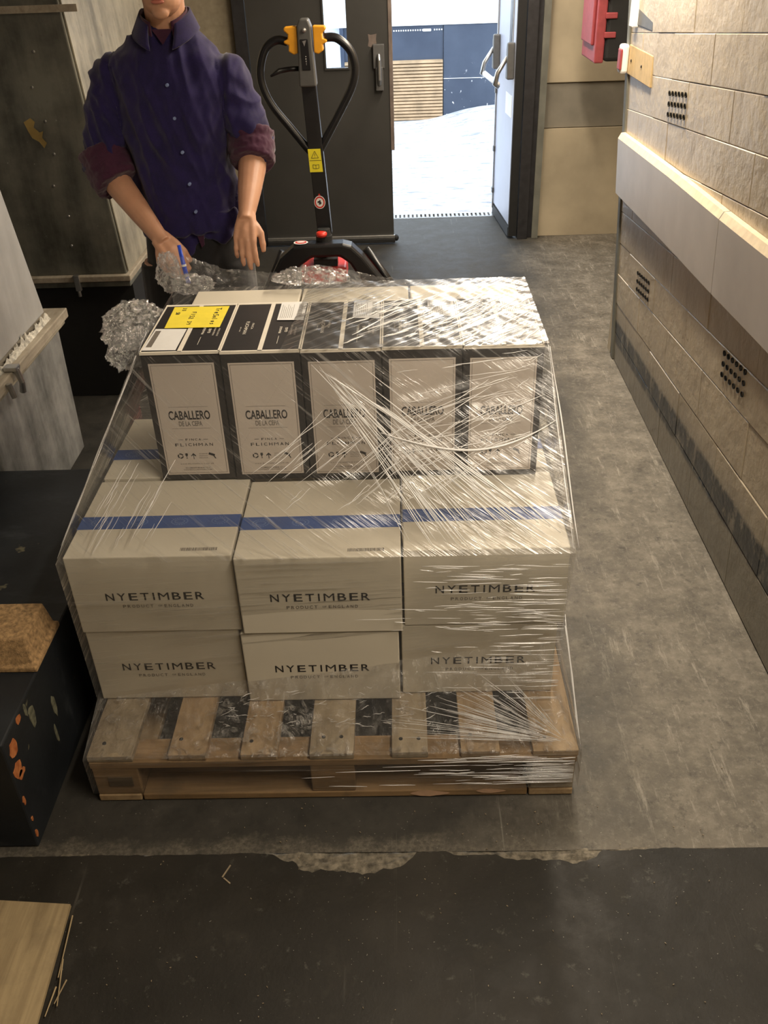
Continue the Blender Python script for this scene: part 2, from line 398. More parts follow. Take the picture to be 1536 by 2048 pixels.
        if label: o['label'] = label
        return o
def thing(name, label, cat, loc, group=None):
    o = bpy.data.objects.new(name, None); COL.objects.link(o); o.empty_display_size = .1
    o.location = loc; o['label'] = label; o['category'] = cat; o['_org'] = tuple(loc)
    if group: o['group'] = group
    return o
def tag(o, label, cat, group=None):
    o['label'] = label; o['category'] = cat
    if group: o['group'] = group
    return o
_tc = {}
BOLD = {'CABALLERO': .022, 'DE LA CEPA': .014, 'GLASS': .02, 'FRAGILE': .02}
def text_geo(txt):
    if txt in _tc: return _tc[txt]
    cu = bpy.data.curves.new('t', 'FONT'); cu.body = txt; cu.resolution_u = 3; cu.offset = BOLD.get(txt, 0.0 if txt in 'MW' else .008 if len(txt) == 1 else .003)
    o = bpy.data.objects.new('t', cu); COL.objects.link(o)
    dg = bpy.context.evaluated_depsgraph_get(); dg.update()
    me = bpy.data.meshes.new_from_object(o.evaluated_get(dg))
    v = [tuple(p.co) for p in me.vertices]; f = [tuple(p.vertices) for p in me.polygons]
    bpy.data.objects.remove(o); bpy.data.curves.remove(cu); bpy.data.meshes.remove(me)
    x0 = min(p[0] for p in v); x1 = max(p[0] for p in v); y0 = min(p[1] for p in v); y1 = max(p[1] for p in v)
    v = [((p[0] - x0) / (x1 - x0) - .5, (p[1] - y0) / (y1 - y0) - .5) for p in v]
    _tc[txt] = (v, f); return _tc[txt]
def put_text(g, txt, c, ax, ay, mi=0, spread=0.0):
    """text centred at c; ax full width vector, ay full height vector. spread>0 spaces the letters out."""
    c, ax, ay = Vector(c), Vector(ax), Vector(ay)
    if spread:
        n = len(txt); cw = 1.0 / (n - spread * 0 + 0.0)
        wid = {'I': .35, '.': .3, ' ': .6, 'M': 1.25, 'W': 1.35}
        tot = sum(wid.get(ch, 1.) for ch in txt) + spread * (n - 1); x = -.5
        for ch in txt:
            w_ = wid.get(ch, 1.) / tot
            if ch != ' ':
                put_text(g, ch, c + ax * (x + w_ / 2), ax * w_ * (.55 if ch == 'I' else 1), ay * (.15 if ch == '.' else 1), mi)
            x += w_ + spread / tot
        return
    v, f = text_geo(txt)
    g.add([c + ax * p[0] + ay * p[1] for p in v], f, mi)

# ================================================================== THE ROOM
def hs(x, y): return 0.0
g = G()
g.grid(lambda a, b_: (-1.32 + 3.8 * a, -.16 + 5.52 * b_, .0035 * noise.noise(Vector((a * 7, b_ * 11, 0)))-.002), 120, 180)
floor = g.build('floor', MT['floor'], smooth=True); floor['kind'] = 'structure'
# the nearer floor: a slightly prouder dark slab with a broken edge
def edge_y(x):
    y = -.168 + .006 * noise.noise(Vector((x * 9, 0, 3))) + .004 * noise.noise(Vector((x * 40, 0, 1)))
    for cx, wd, dp in ((.66, .14, .055), (.52, .05, .02), (1.10, .13, .026), (1.19, .05, .012), (.93, .05, .012)):
        t = (x - cx) / wd
        if abs(t) < 1: y -= dp * math.sqrt(1 - t * t) * (1 + .22 * noise.noise(Vector((x * 45, 2, 0))))
    return y
g = G(); N = 360
for i in range(N):
    xa, xb = -1.2 + 3.5 * i / N, -1.2 + 3.5 * (i + 1) / N; ya, yb = edge_y(xa), edge_y(xb)
    h = .009
    g.quad((xa, -2.7, h), (xb, -2.7, h), (xb, yb, h), (xa, ya, h))
    g.quad((xa, ya, h), (xb, yb, h), (xb, yb + .004, -.012), (xa, ya + .004, -.012), 1)
slab = g.build('floor', [MT['floor_dark'], MT['rubble']]); slab['kind'] = 'structure'; slab['label'] = 'dark slab with a chipped front edge'
# rubble bed showing in the bites of the slab edge
g = G()
g.grid(lambda a, b_: (-1.31 + 3.6 * a, -.30 + .17 * b_ , -.004 + .006 * noise.fractal(Vector((a * 60, b_ * 9, 0)), .8, 2.2, 4) - .006 * max(0, (b_ - .8) * 5)), 700, 34)
rb = g.build('trim_5', MT['rubble'], smooth=False); rb['kind'] = 'structure'
# right wall: blocks, leaning a touch and courses rising towards the camera as in the photograph
def wx(y, z): return 1.826 + .0067 * y - .057 * z
def wz(y, z): return z + .09 * min(1, z / .4) * (2.67 - y)
g = G()
pts = [(-2.6, 0), (2.66, 0), (2.66, 2.7), (-2.6, 2.7)]
g.prism(pts, lambda u, v, t: (wx(u, v) + t, u, v), .006, .16)
wallR = g.build('wall_right', MT['wall']); wallR['kind'] = 'structure'
ch_ = .1435; r = random.Random(3)
for k in range(14):
    y = 2.67 - (.0 if k % 2 else -.0)
    first = .23 if k % 2 else .46
    ln = first
    while y > -.9:
        y1 = y - ln; ln = .46
        jz = .0018; jy = .0003
        z0, z1 = k * ch_ + jz / 2, (k + 1) * ch_ - jz / 2
        d = r.uniform(-.001, .002)
        bev = .0022
        ya, yb = y - jy, y1 + jy
        P8 = []
        for dd, ins in ((.012, 0), (-.001, 0), (-d - .0022, bev)):
            for (yy, zz) in ((ya - ins, z0 + ins), (yb + ins, z0 + ins), (yb + ins, z1 - ins), (ya - ins, z1 - ins)):
                Z = wz(yy, zz); P8.append((wx(yy, Z) + dd, yy, Z))
        g = G(); F = [(8, 9, 10, 11)]
        for lv in (0, 4):
            for q in range(4): F.append((lv + q, lv + (q + 1) % 4, lv + 4 + (q + 1) % 4, lv + 4 + q))
        g.add(P8, F)
        g.build('block', MT['wall'], wallR)
        y = y1
# air bricks
for (y0, y1, z0, z1, lb) in ((1.994, 1.748, 1.311, 1.231, 0), (2.277, 2.048, .569, .488, 0), (1.111, .885, .704, .622, 0)):
    g = G()
    sl = .12
    for row in range(3):
        for c in range(6 if row < 3 else 5):
            yy = y0 + (y1 - y0) * (c + .5) / 6 ; zz = z0 - (z0 - z1) * (row + .15) / 2.3 * 1.0 + sl * (y0 - yy)
            cx = wx(yy, zz) - .0085
            ring = []
            for q in range(10):
                th = 2 * PI * q / 10; ring.append((cx, yy + .0095 * math.cos(th), zz + .0095 * math.sin(th)))
            back = [(p[0] + .006, yy + (p[1] - yy) * .8, zz + (p[2] - zz) * .8) for p in ring]
            g.add(ring + back, [tuple(range(10, 20))] + [(i, (i + 1) % 10, 10 + (i + 1) % 10, 10 + i) for i in range(10)])
    g.build('air_vent_holes', MT['black_matt'], wallR)
# guard boards along the wall
tr = bpy.data.objects.new('trim_1', None); COL.objects.link(tr); tr['kind'] = 'structure'; tr['_org'] = (0, 0, 0)
top = [(2.66, 1.054), (1.78, 1.088), (1.20, 1.102), (.89, 1.112), (-1.0, 1.19)]
bot = [(2.66, .801), (1.78, .836), (1.20, .853), (.89, .866), (-1.0, .93)]
def interp(t, y):
    for a, b_ in zip(t, t[1:]):
        if b_[0] <= y <= a[0]: f = (a[0] - y) / (a[0] - b_[0]); return a[1] + (b_[1] - a[1]) * f
    return t[-1][1]
for (ya, yb) in ((2.655, 1.203), (1.197, -1.0)):
    g = G(); n = 12
    for i in range(n):
        a = ya + (yb - ya) * i / n; b_ = ya + (yb - ya) * (i + 1) / n
        A = []
        for y in (a, b_):
            zb, zt = interp(bot, y), interp(top, y)
            A.append([(wx(y, zb) - .004, y, zb), (wx(y, zb) - .034, y, zb), (wx(y, zt) - .034, y, zt - .022), (wx(y, zt) - .022, y, zt), (wx(y, zt) - .004, y, zt + .001)])
        for q, mi in ((0, 0), (1, 0), (2, 1), (3, 1)):
            g.quad(A[0][q], A[1][q], A[1][q + 1], A[0][q + 1], mi)
        if i == 0: g.add(A[0], [(0, 1, 2, 3, 4)])
        if i == n - 1: g.add(A[1], [(4, 3, 2, 1, 0)])
    g.build('guard_board', [MT['board_white'], MT['board_top']], tr)
# steel edge post at the far end of the blockwork
g = G()
def post(x0, x1, y0, y1, mi):
    g.hexa([(wx(2.67, 0) + x0, y0, 0), (wx(2.67, 0) + x1, y0, 0), (wx(2.67, 0) + x1, y1, 0), (wx(2.67, 0) + x0, y1, 0),
            (wx(2.67, 2.7) + x0, y0, 2.7), (wx(2.67, 2.7) + x1, y0, 2.7), (wx(2.67, 2.7) + x1, y1, 2.7), (wx(2.67, 2.7) + x0, y1, 2.7)], mi)
post(-.010, .022, 2.655, 2.70, 0); post(.0, .16, 2.665, 2.73, 1)
pp = g.build('trim_2', [MT['jamb'], MT['niche']], bevel=.003); pp['kind'] = 'structure'
# back wall around the door
def S(name, boxes, mats):
    g = G()
    for q in boxes: g.box(*q)
    o = g.build(name, mats); o['kind'] = 'structure'; return o
S('wall_back', [(1.73, 2.5, 4.80, 5.0, 0, 2.7, 0), (1.735, 2.45, 4.765, 4.80, 0, .69, 0), (1.745, 2.45, 4.785, 4.80, .695, .955, 1), (1.75, 2.45, 4.772, 4.80, .965, 2.7, 0),
                (-1.3, -.19, 4.76, 5.0, 0, 2.7, 2), (-.19, 1.73, 4.76, 5.0, 2.12, 2.7, 2)], [MT['niche'], MT['niche_grey'], MT['beige']])
S('wall_niche', [(2.40, 2.5, 2.66, 4.8, 0, 2.7, 0), (1.84, 2.5, 2.74, 2.80, 0, 2.7, 0)], [MT['niche']])
S('wall_left', [(-1.32, -1.2, -2.7, 5.0, 0, 2.7, 0)], [MT['darkwall']])
S('wall_front', [(-1.3, 2.1, -2.8, -2.68, 0, 2.7, 0)], [MT['niche']])
S('ceiling', [(-1.3, 2.5, -2.8, 5.0, 2.5, 2.7, 0)], [MT['ceiling']])
fr = S('trim_3', [(-.19, -.115, 4.70, 4.78, 0, 2.12, 0), (1.60, 1.665, 4.70, 4.80, 0, 2.12, 0), (1.665, 1.70, 4.74, 4.80, 0, 2.12, 0), (-.19, 1.70, 4.70, 4.78, 2.05, 2.12, 0),
             (1.70, 1.742, 4.715, 4.80, 0, 2.12, 1)], [MT['doorframe'], MT['jamb']])
# ---- closed left leaf
d1 = bpy.data.objects.new('door_1', None); COL.objects.link(d1); d1['kind'] = 'structure'; d1.location = (-.11, 4.72, 0); d1['_org'] = (-.11, 4.72, 0)
g = G()
for q in ((-.11, .36, 4.70, 4.745, .03, 2.04), (.50, .757, 4.70, 4.745, .03, 2.04), (.36, .50, 4.70, 4.745, .03, 1.095), (.36, .50, 4.70, 4.745, 1.90, 2.04)): g.box(*q)
g.build('door_leaf', MT['doorgrey'], d1)
g = G()
for q in ((.352, .362, 4.690, 4.70, 1.087, 1.908), (.498, .508, 4.690, 4.70, 1.087, 1.908), (.362, .498, 4.690, 4.70, 1.087, 1.097), (.362, .498, 4.69, 4.70, 1.898, 1.908)): g.box(*q)
wf_ = g.build('window_frame', MT['doorgrey'], d1)
g = G(); g.box(.36, .50, 4.720, 4.726, 1.095, 1.90); g.build('window_pane', MT['glass'], wf_)
g = G(); g.box(.752, .776, 4.692, 4.755, .604, 2.04); g.build('astragal_strip', MT['astragal'], d1, bevel=.002)
g = G(); g.box(-.11, .765, 4.682, 4.70, .035, .058); g.box(-.11, .765, 4.675, 4.745, .008, .034, 1); g.ell((.772, 4.70, .035), (.018, .022, .022), 1)
g.build('bottom_rail', [MT['steel'], MT['black_matt']], d1, bevel=.003)
g = G(); g.box(.655, .725, 4.665, 4.70, 1.09, 1.225); g.box(.668, .715, 4.655, 4.70, .965, 1.10, 0); g.tube([(.69, 4.655, 1.0), (.692, 4.635, 1.03), (.692, 4.635, 1.14), (.69, 4.655, 1.17)], .012, 8, 1)
g.build('latch_box', [MT['grey_plastic'], MT['steel']], d1, bevel=.006)
g = G(); g.add([(.625 + .055 * a + .004 * noise.noise(Vector((a * 9, c_ * 9, 0))), 4.699, 1.205 + .075 * c_) for a, c_ in ((0, .1), (.5, 0), (1, .05), (.95, .6), (1, 1), (.4, .92), (.05, 1), (.1, .5))], [(0, 1, 2, 3, 4, 5, 6, 7)])
g.build('worn_patch', MT['astragal'], d1)
# ---- open right leaf, swung outwards
d2 = bpy.data.objects.new('door_2', None); COL.objects.link(d2); d2['kind'] = 'structure'; d2.location = (1.58, 4.76, 0); d2['_org'] = (1.58, 4.76, 0)
H0 = Vector((1.540, 4.73, 0)); dr = (Vector((1.493, 5.36, 0)) - H0); Ld = dr.length; dr.normalize(); nrm = Vector((dr.y, -dr.x, 0))  # nrm points +x
def lf(t, off, z): return H0 + dr * t + nrm * off + Vector((0, 0, z))
def lbox(g, t0, t1, o0, o1, z0, z1, mi=0):
    g.hexa([lf(t0, o0, z0), lf(t1, o0, z0), lf(t1, o1, z0), lf(t0, o1, z0), lf(t0, o0, z1), lf(t1, o0, z1), lf(t1, o1, z1), lf(t0, o1, z1)], mi)
g = G(); lbox(g, 0, Ld, .004, .045, .02, 2.03, 1); lbox(g, .012, Ld, .0, .004, .09, 2.03, 0); lbox(g, -.012, .0, .0, .055, .015, 2.03, 1); lbox(g, 0, Ld, -.004, .05, .012, .075, 1)
g.build('door_leaf', [MT['leaf'], MT['black_matt']], d2)
g = G(); lbox(g, .10, .20, -.006, 0, 1.12, 1.95, 0); lbox(g, .115, .185, -.008, -.005, 1.135, 1.93, 1); lbox(g, Ld - .02, Ld, -.01, 0, .05, 2.03, 0); g.build('window_strip', [MT['steel'], MT['black']], d2)
for t in (.025, Ld - .09):
    g = G(); pr_ = [(t, .99), (t + .065, .99), (t + .065, 1.16), (t + .045, 1.20), (t + .01, 1.20)]
    g.prism(pr_, lambda u, v, q: lf(u, q, v), -.045, 0); bb_ = g.build('bar_bracket', MT['grey_plastic'], d2, bevel=.008)
    g = G(); g.tube([lf(t + .03, -.04, 1.12), lf(t + .03, -.10, 1.03), lf(t + .03, -.115, .965), lf(t + .03, -.09, .945)], [.012, .016, .018, .012], 8); g.build('bar_arm', MT['steel'], bb_, smooth=True)
g = G(); g.tube([lf(.05, -.10, .965), lf(Ld - .05, -.10, .965)], .017, 12); g.build('push_bar', MT['white'], d2, smooth=True)
g = G(); lbox(g, .06, .27, -.002, 0, .76, .89); g.build('sign_plate', MT['white'], d2)
for z in (.10, .52, .28): 
    g = G(); lbox(g, Ld - .03, Ld + .005, -.014, .0, z * 1.6, z * 1.6 + .035); g.build('edge_clip', MT['grey_plastic'], d2)
# ---- outside
g = G()
def sm(a, b_, x): t = max(0, min(1, (x - a) / (b_ - a))); return t * t * (3 - 2 * t)
g.grid(lambda a, b_: (-4 + 10 * a, 5.36 + 14 * b_, -.015 + .14 * sm(.95, 1.9, -4 + 10 * a) * sm(6.5, 9.2, 5.36 + 14 * b_) + .006 * noise.noise(Vector((a * 30, b_ * 50, 0)))), 160, 160)
o = g.build('ground', MT['yard'], smooth=True); o['kind'] = 'structure'
dg_ = thing('drain_grate', 'pale slotted drain grate set in the ground across the doorway', 'drain grate', (1.13, 5.36, 0))
g = G(); g.box(.70, 1.60, 5.30, 5.318, -.02, .0); g.box(.70, 1.60, 5.40, 5.418, -.02, .0); g.box(.70, 1.60, 5.318, 5.40, -.02, -.014, 1); g.build('channel_frame', [MT['steel'], MT['black_matt']], dg_)
bar0 = None
for i in range(28):
    x = .715 + i * .0315
    if bar0 is None:
        g = G(); g.box(x, x + .018, 5.312, 5.406, -.014, .001); bar0 = g.build('grate_bar', MT['steel'], dg_)
    else:
        c = bar0.copy(); COL.objects.link(c); c.location.x += i * .0315
# opposite building
bd = thing('opposite_building', 'white building across the bright yard with dark cladding along its foot', 'building', (1.3, 9.4, 0))
g = G(); g.box(-3, 6, 9.42, 9.7, -.2, 4.2); g.box(-3, 6, 9.33, 9.42, .925, .965); g.build('wall', MT['bright_wall'], bd)
g = G(); g.box(1.315, 3.6, 9.34, 9.42, -.1, .92); g.box(1.315, 3.6, 9.335, 9.34, .40, .405, 1); g.build('dark_cladding_panel', [MT['navy'], MT['white']], bd)
g = G(); g.box(.2, 1.31, 9.36, 9.42, -.1, .92); g.box(.2, .24, 9.33, 9.36, -.1, .92); g.build('shutter_housing', MT['navy'], bd)
s0 = None
for i in range(19):
    z = -.04 + i * .0335
    if s0 is None:
        g = G(); g.hexa([(.24, 9.325, z), (1.305, 9.325, z), (1.305, 9.36, z + .012), (.24, 9.36, z + .012), (.24, 9.325, z + .020), (1.305, 9.325, z + .020), (1.305, 9.36, z + .03), (.24, 9.36, z + .03)])
        s0 = g.build('slat', MT['louvre'], bd)
    else: c = s0.copy(); COL.objects.link(c); c.location.z += i * .0335
for i in range(24):
    if i in (17, 18, 19): continue
    g = G(); x = .70 + i * .0255; g.box(x, x + .013, 9.352, 9.36, .872, .886); g.build('rivet', MT['white'], bd)
g = G(); g.box(1.09, 1.18, 9.34, 9.36, .865, .89); g.build('lamp_cover', MT['bright_wall'], bd, bevel=.006)

# ================================================================== LEFT SIDE
dk = thing('ventilation_duct', 'big dark galvanised duct standing on a black plinth behind the man', 'duct', (-.8, 2.6, 0))
g = G()
g.hexa([(-1.19, 2.36, .59), (-.405, 2.36, .59), (-.405, 3.1, .59), (-1.19, 3.1, .59), (-1.19, 2.36, 2.49), (-.52, 2.36, 2.49), (-.52, 4.2, 2.49), (-1.19, 4.2, 2.49)])
g.build('duct_body', MT['galv_dark'], dk, bevel=.006)
g = G(); g.hexa([(-.403, 2.375, .60), (-.398, 2.375, .60), (-.398, 3.09, .60), (-.403, 3.09, .60), (-.518, 2.375, 2.48), (-.512, 2.375, 2.48), (-.512, 4.18, 2.48), (-.518, 4.18, 2.48)]); g.build('lit_side_sheet', MT['galv_mid'], dk)  # lamplight on the duct's right side put into a paler, warmer sheet
g = G(); g.box(-1.19, -.385, 2.335, 3.12, .565, .592); g.box(-1.19, -.392, 2.345, 3.11, .540, .562, 1); g.build('bottom_flange', [MT['lath'], MT['galv_dark']], dk, bevel=.004)
g = G(); g.box(-1.1, -.40, 2.352, 2.36, 1.60, 1.625); g.build('seam_strip', MT['lath'], dk)
for x in (-.62,):
    g = G(); g.box(x - .012, x + .012, 2.325, 2.345, .53, .60); g.tube([(x, 2.33, .53), (x, 2.33, .505)], .008, 8); g.build('clamp', MT['steel'], dk, bevel=.002)
for i in range(7):
    g = G(); zz = .72 + i * .125; xx = -.62 + .02 * math.sin(i * 2.3)
    g.ell((xx, 2.36, zz), (.006, .004, .006), 0, 8, 5); g.build('rivet', MT['steel'], dk)
g = G(); g.box(-1.19, -.395, 2.385, 3.15, 0, .538); g.build('plinth', MT['black_matt'], dk)
g = G()
g.add([(-.70 + x, 2.352, 1.19 + z) for x, z in ((0, .03), (.03, .045), (.045, .03), (.035, .01), (.055, -.01), (.07, -.005), (.06, -.03), (.075, -.05), (.06, -.07), (.045, -.045), (.02, -.03), (.01, -.005))], [tuple(range(12))]); g.build('yellow_paint_smear', plain('ochre_smear', (.38, .27, .09), .7), dk)

nd = thing('near_duct', 'pale grey galvanised duct with a putty-caked flange at the left edge', 'duct', (-.75, 1.3, 0))
g = G()
# upper tapering sheet
g.hexa([(-1.1, .4, .64), (-.565, .4, .64), (-.565, 1.775, .64), (-1.1, 1.775, .64), (-1.1, .2, 2.49), (-.565, .2, 2.49), (-.565, 1.34, 2.49), (-1.1, 1.34, 2.49)])
g.build('upper_sheet', MT['galv_light'], nd, bevel=.006)
g = G(); g.hexa([(-1.1, 1.10, .03), (-.555, 1.10, .03), (-.555, 1.82, .03), (-1.1, 1.82, .03), (-1.1, 1.10, .555), (-.553, 1.10, .555), (-.553, 1.84, .555), (-1.1, 1.84, .555)])
g.build('lower_sheet', MT['galv_low'], nd, bevel=.006)
g = G(); g.box(-1.12, -.525, .38, 1.90, .575, .612); g.box(-1.12, -.537, .39, 1.88, .555, .574, 1); g.build('flange', [MT['lath'], MT['galv_mid']], nd, bevel=.004)
g = G(); rr = random.Random(5)
g.grid(lambda a, b_: (-.560 + .010 * (1 - b_) + .006 * noise.noise(Vector((a * 40, b_ * 6, 2))), .45 + 1.33 * a, .612 + .06 * b_ * (0.25 + .8 * min(.9, abs(noise.fractal(Vector((a * 26, 0, 5)), .8, 2, 3))) ) * sm(0, .9, a)), 160, 10)
g.build('putty_seam', MT['putty'], nd, smooth=True)
for y in (1.30,):
    g = G(); g.tube([(-.515, y, .62), (-.505, y, .57), (-.515, y + .01, .53)], [.012, .010, .012], 8); g.box(-.55, -.505, y - .018, y + .018, .615, .63); g.build('cleat', MT['steel'], nd, bevel=.002)
g = G(); g.tube([(-.515, 1.22, .60), (-.507, 1.22, .55)], .010, 8); g.build('cleat', MT['steel'], nd)
# inspection cover on the upper sheet with a shiny turn-catch
g = G(); g.box(-.566, -.559, .55, 1.42, .80, 1.12); g.build('access_panel', MT['galv_light'], nd, bevel=.002)
g = G(); g.ell((-.553, 1.32, .915), (.010, .026, .026), 0, 10, 6); g.box(-.56, -.545, 1.29, 1.35, .872, .888, 1); g.build('turn_catch', [MT['steel'], MT['black']], nd)
g = G(); g.box(-.557, -.552, 1.03, 1.036, .05, .54); g.build('sheet_seam', MT['galv_dark'], nd)

dp = thing('dark_plinth', 'chipped blue-black painted plinth at the lower left beside the pallet', 'plinth', (-.5, .4, 0))
g = G(); g.grid(lambda a, b_: (0, 0, 0), 1, 1); g = G()
g.box(-1.0, -.108, -.134, 1.08, .0, .35)
g.build('plinth_body', MT['plinth'], dp, bevel=.005)
def chips(name, pts, mat, x=-.1065):
    for (y, z, ry, rz, sd) in pts:
        g = G()
        n = 12; v = []
        for i in range(n):
            th = 2 * PI * i / n; k = 1 + .45 * noise.noise(Vector((math.cos(th) * 1.5, math.sin(th) * 1.5, sd)))
            v.append((x, y + ry * k * math.cos(th), z + rz * k * math.sin(th)))
        g.add(v + [(p[0] - .003, p[1], p[2]) for p in v], [tuple(range(n))] + [(i, n + i, n + (i + 1) % n, (i + 1) % n) for i in range(n)])
        g.build(name, mat, dp)
chips('rust_chip', [(-.095, .30, .020, .022, 1), (-.108, .245, .022, .020, 3), (-.10, .22, .016, .012, 9), (-.125, .04, .006, .012, 5), (-.126, .16, .006, .012, 6), (-.122, .09, .004, .008, 7), (-.04, .335, .014, .010, 8)], MT['rust'])
chips('bare_scrape', [(.02, .285, .014, .035, 11), (.13, .21, .010, .032, 12), (.10, .14, .006, .03, 13), (.0, .325, .006, .02, 14)], plain('bare_scrape', (.16, .16, .11), .8, var=.5, scale=60))
bk = thing('chipboard_block', 'golden pressed chipboard pallet block lying on the dark plinth', 'block', (-.19, .18, .351))
g = G()
def fr4(x0, x1, y0, y1, z): return [(x0, y0, z), (x1, y0, z), (x1, y1, z), (x0, y1, z)]
lv = [fr4(-.33, -.104, .098, .275, .351), fr4(-.33, -.104, .098, .275, .366), fr4(-.322, -.113, .106, .268, .369), fr4(-.315, -.126, .125, .262, .435)]
V = [p for l in lv for p in l]; F = [(3, 2, 1, 0), (12, 13, 14, 15)]
for l in range(3):
    for q in range(4): F.append((4 * l + q, 4 * l + (q + 1) % 4, 4 * l + 4 + (q + 1) % 4, 4 * l + 4 + q))
g.add(V, F); g.build('block_body', MT['chip'], bk, bevel=.004)
pl = thing('plywood_sheet', 'worn pale plywood offcut lying on the dark floor at the lower left', 'board', (-.2, -.5, .01))
g = G(); g.hexa([(-.75, -1.4, .010), (.068, -1.4, .010), (.022, -.300, .010), (-.75, -.245, .010), (-.75, -1.4, .019), (.068, -1.4, .019), (.022, -.300, .019), (-.75, -.245, .019)])
g.build('sheet', MT['ply'], pl)
for k, (x, y, a, l) in enumerate(((.055, -.48, 1.75, .10), (.048, -.52, 1.5, .06), (.062, -.50, 1.35, .05), (.042, -.40, 1.65, .14))):
    g = G(); g.tube([(x - l * math.cos(a) / 2, y - l * math.sin(a) / 2, .020), (x + l * math.cos(a) / 2, y + l * math.sin(a) / 2, .022)], [.0012, .002], 5); g.build('splinter', MT['ply'], pl)

# litter: thin wood splinters on the floor, too slight to be counted
g = G(); rr = random.Random(11)
def bit(x, y, a, l, w_, z=.0105):
    g.obox((x, y, z), (l / 2 * math.cos(a), l / 2 * math.sin(a), 0), (-w_ / 2 * math.sin(a), w_ / 2 * math.cos(a), 0), (0, 0, .0012))
bit(.36, -.215, 1.15, .035, .003); bit(.365, -.24, -.7, .022, .003)
for i in range(60): bit(rr.uniform(.15, 1.5), rr.uniform(-.56, -.18), rr.uniform(0, 3), rr.uniform(.001, .004), rr.uniform(.0008, .0015))
for i in range(60): bit(rr.uniform(.2, 1.7), rr.uniform(-.15, 2.2) if i % 2 else rr.uniform(-.16, -.02), rr.uniform(0, 3), rr.uniform(.001, .004), .0012, .003)
o = g.build('floor_litter', MT['wood2']); o['kind'] = 'stuff'; tag(o, 'pale splinters and crumbs scattered over the dark floor', 'litter')
o = G(); o.ell((1.45, 3.62, .006), (.016, .008, .008), 0, 8, 5); o = o.build('stone_chip', MT['chip']); tag(o, 'small pale stone chip on the floor near the doorway', 'stone')

# ================================================================== RIGHT SIDE FITTINGS
rc = thing('equipment_case', 'black case with dull red ribbed cover mounted in the far right alcove', 'case', (2.0, 4.0, 1.2))
g = G(); g.box(1.905, 2.399, 3.85, 4.25, 1.185, 1.9); g.build('case_body', MT['black_matt'], rc, bevel=.02, seg=3)
g = G(); g.box(1.855, 1.905, 3.86, 4.24, 1.178, 1.9); g.box(1.838, 1.856, 3.90, 4.20, 1.26, 1.86); g.build('red_cover', MT['redcase'], rc, bevel=.008)
for z in (1.30, 1.39, 1.48, 1.57):
    g = G(); g.box(1.895, 1.955, 3.838, 3.86, z, z + .028); g.build('strap_rib', MT['redcase'], rc, bevel=.004)
bc = thing('alarm_sounder', 'small red and white alarm sounder on a tan timber pad by the wall post', 'alarm', (1.78, 2.6, 1.33))
X = wx(2.6, 1.35)
X += .022; g = G(); g.box(X - .030, X - .006, 2.26, 2.665, 1.285, 1.395); g.build('timber_pad', MT['tan'], bc, bevel=.003)
g = G(); g.box(X - .064, X - .030, 2.645, 2.70, 1.285, 1.395, 0); g.build('white_housing', MT['white'], bc, bevel=.010)
g = G(); g.box(X - .068, X - .058, 2.638, 2.69, 1.30, 1.38, 0); g.build('red_lens', MT['redcase'], bc, bevel=.006)
for y in (2.60, 2.42):
    g = G(); g.ell((X - .031, y, 1.34), (.003, .006, .006), 0, 8, 5); g.build('screw', MT['black'], bc)
sw = thing('switch_box', 'grey and white switch box above the alarm sounder on the right wall', 'switch box', (1.76, 2.5, 1.5))
X = wx(2.5, 1.55) + .040
g = G(); g.box(X - .04, X - .008, 2.30, 2.56, 1.47, 1.75); g.build('box_body', MT['grey_plastic'], sw, bevel=.006)
g = G(); g.box(X - .062, X - .02, 2.545, 2.60, 1.465, 1.75); g.build('white_cover', MT['white'], sw, bevel=.004)
g = G(); put_text(g, 'A', (X - .045, 2.542, 1.52), (.016, 0, 0), (0, 0, .02)); g.build('lettering', MT['ink'], sw) if False else None

# lamps: battens on the ceiling
for i, q in enumerate(LAMPS):
    lb = ['batten lamp on the ceiling beside the blockwork wall', 'batten lamp on the ceiling over the dark slab', 'batten lamp on the ceiling near the doorway'][i]
    t = thing('batten_lamp', 'white fluorescent ' + lb, 'lamp', (q[0], q[1], 2.5))
    g = G(); g.box(q[0] - q[3] / 2, q[0] + q[3] / 2, q[1] - q[4] / 2, q[1] + q[4] / 2, 2.43, 2.499); g.build('lamp_body', MT['white'], t, bevel=.004)
    g = G(); L = max(q[3], q[4]) / 2 - .03
    dv = Vector((L, 0, 0)) if q[3] > q[4] else Vector((0, L, 0))
    c = Vector((q[0], q[1], 2.405)); g.tube([c - dv, c + dv], .014, 10); g.build('lamp_tube', MT['tube_white'], t, smooth=True)

# ================================================================== PALLET
pa = thing('wooden_pallet', 'pale softwood pallet on the floor under the film-wrapped cartons', 'pallet', (.6, .5, 0))
BX = [(0, .112), (.200, .293), (.378, .468), (.547, .655), (.748, .836), (.916, 1.010), (1.090, 1.2)]
for i, (a, b_) in enumerate(BX):
    g = G(); g.box(a, b_, rr.uniform(0, .004), 1.0, .139, .160 + rr.uniform(-.0015, 0)); g.build('deck_board', MT['wood'] if i in (1, 2, 5, 6) else MT['wood2'], pa, bevel=.002)
for (y0, y1) in ((.0, .078), (.45, .55), (.92, 1.0)):
    g = G(); g.box(.002, 1.198, y0 + .001, y1, .117, .138); g.build('stringer_board', MT['woodx'], pa, bevel=.002)
for y0 in (.0, .45, .90):
    for x0, x1 in ((.004, .118), (.545, .655), (1.09, 1.196)):
        g = G(); g.box(x0, x1, y0 + .003, y0 + .098, .022, .116); g.build('block', MT['woodx'] if x0 < 1 else MT['wood2'], pa, bevel=.003)
for x0, x1 in ((.004, .112), (.55, .65), (1.088, 1.196)):
    pass
g = G(); g.box(.004, .112, .0, 1.0, .0, .021); g.build('bottom_board', MT['wood'], pa, bevel=.003)
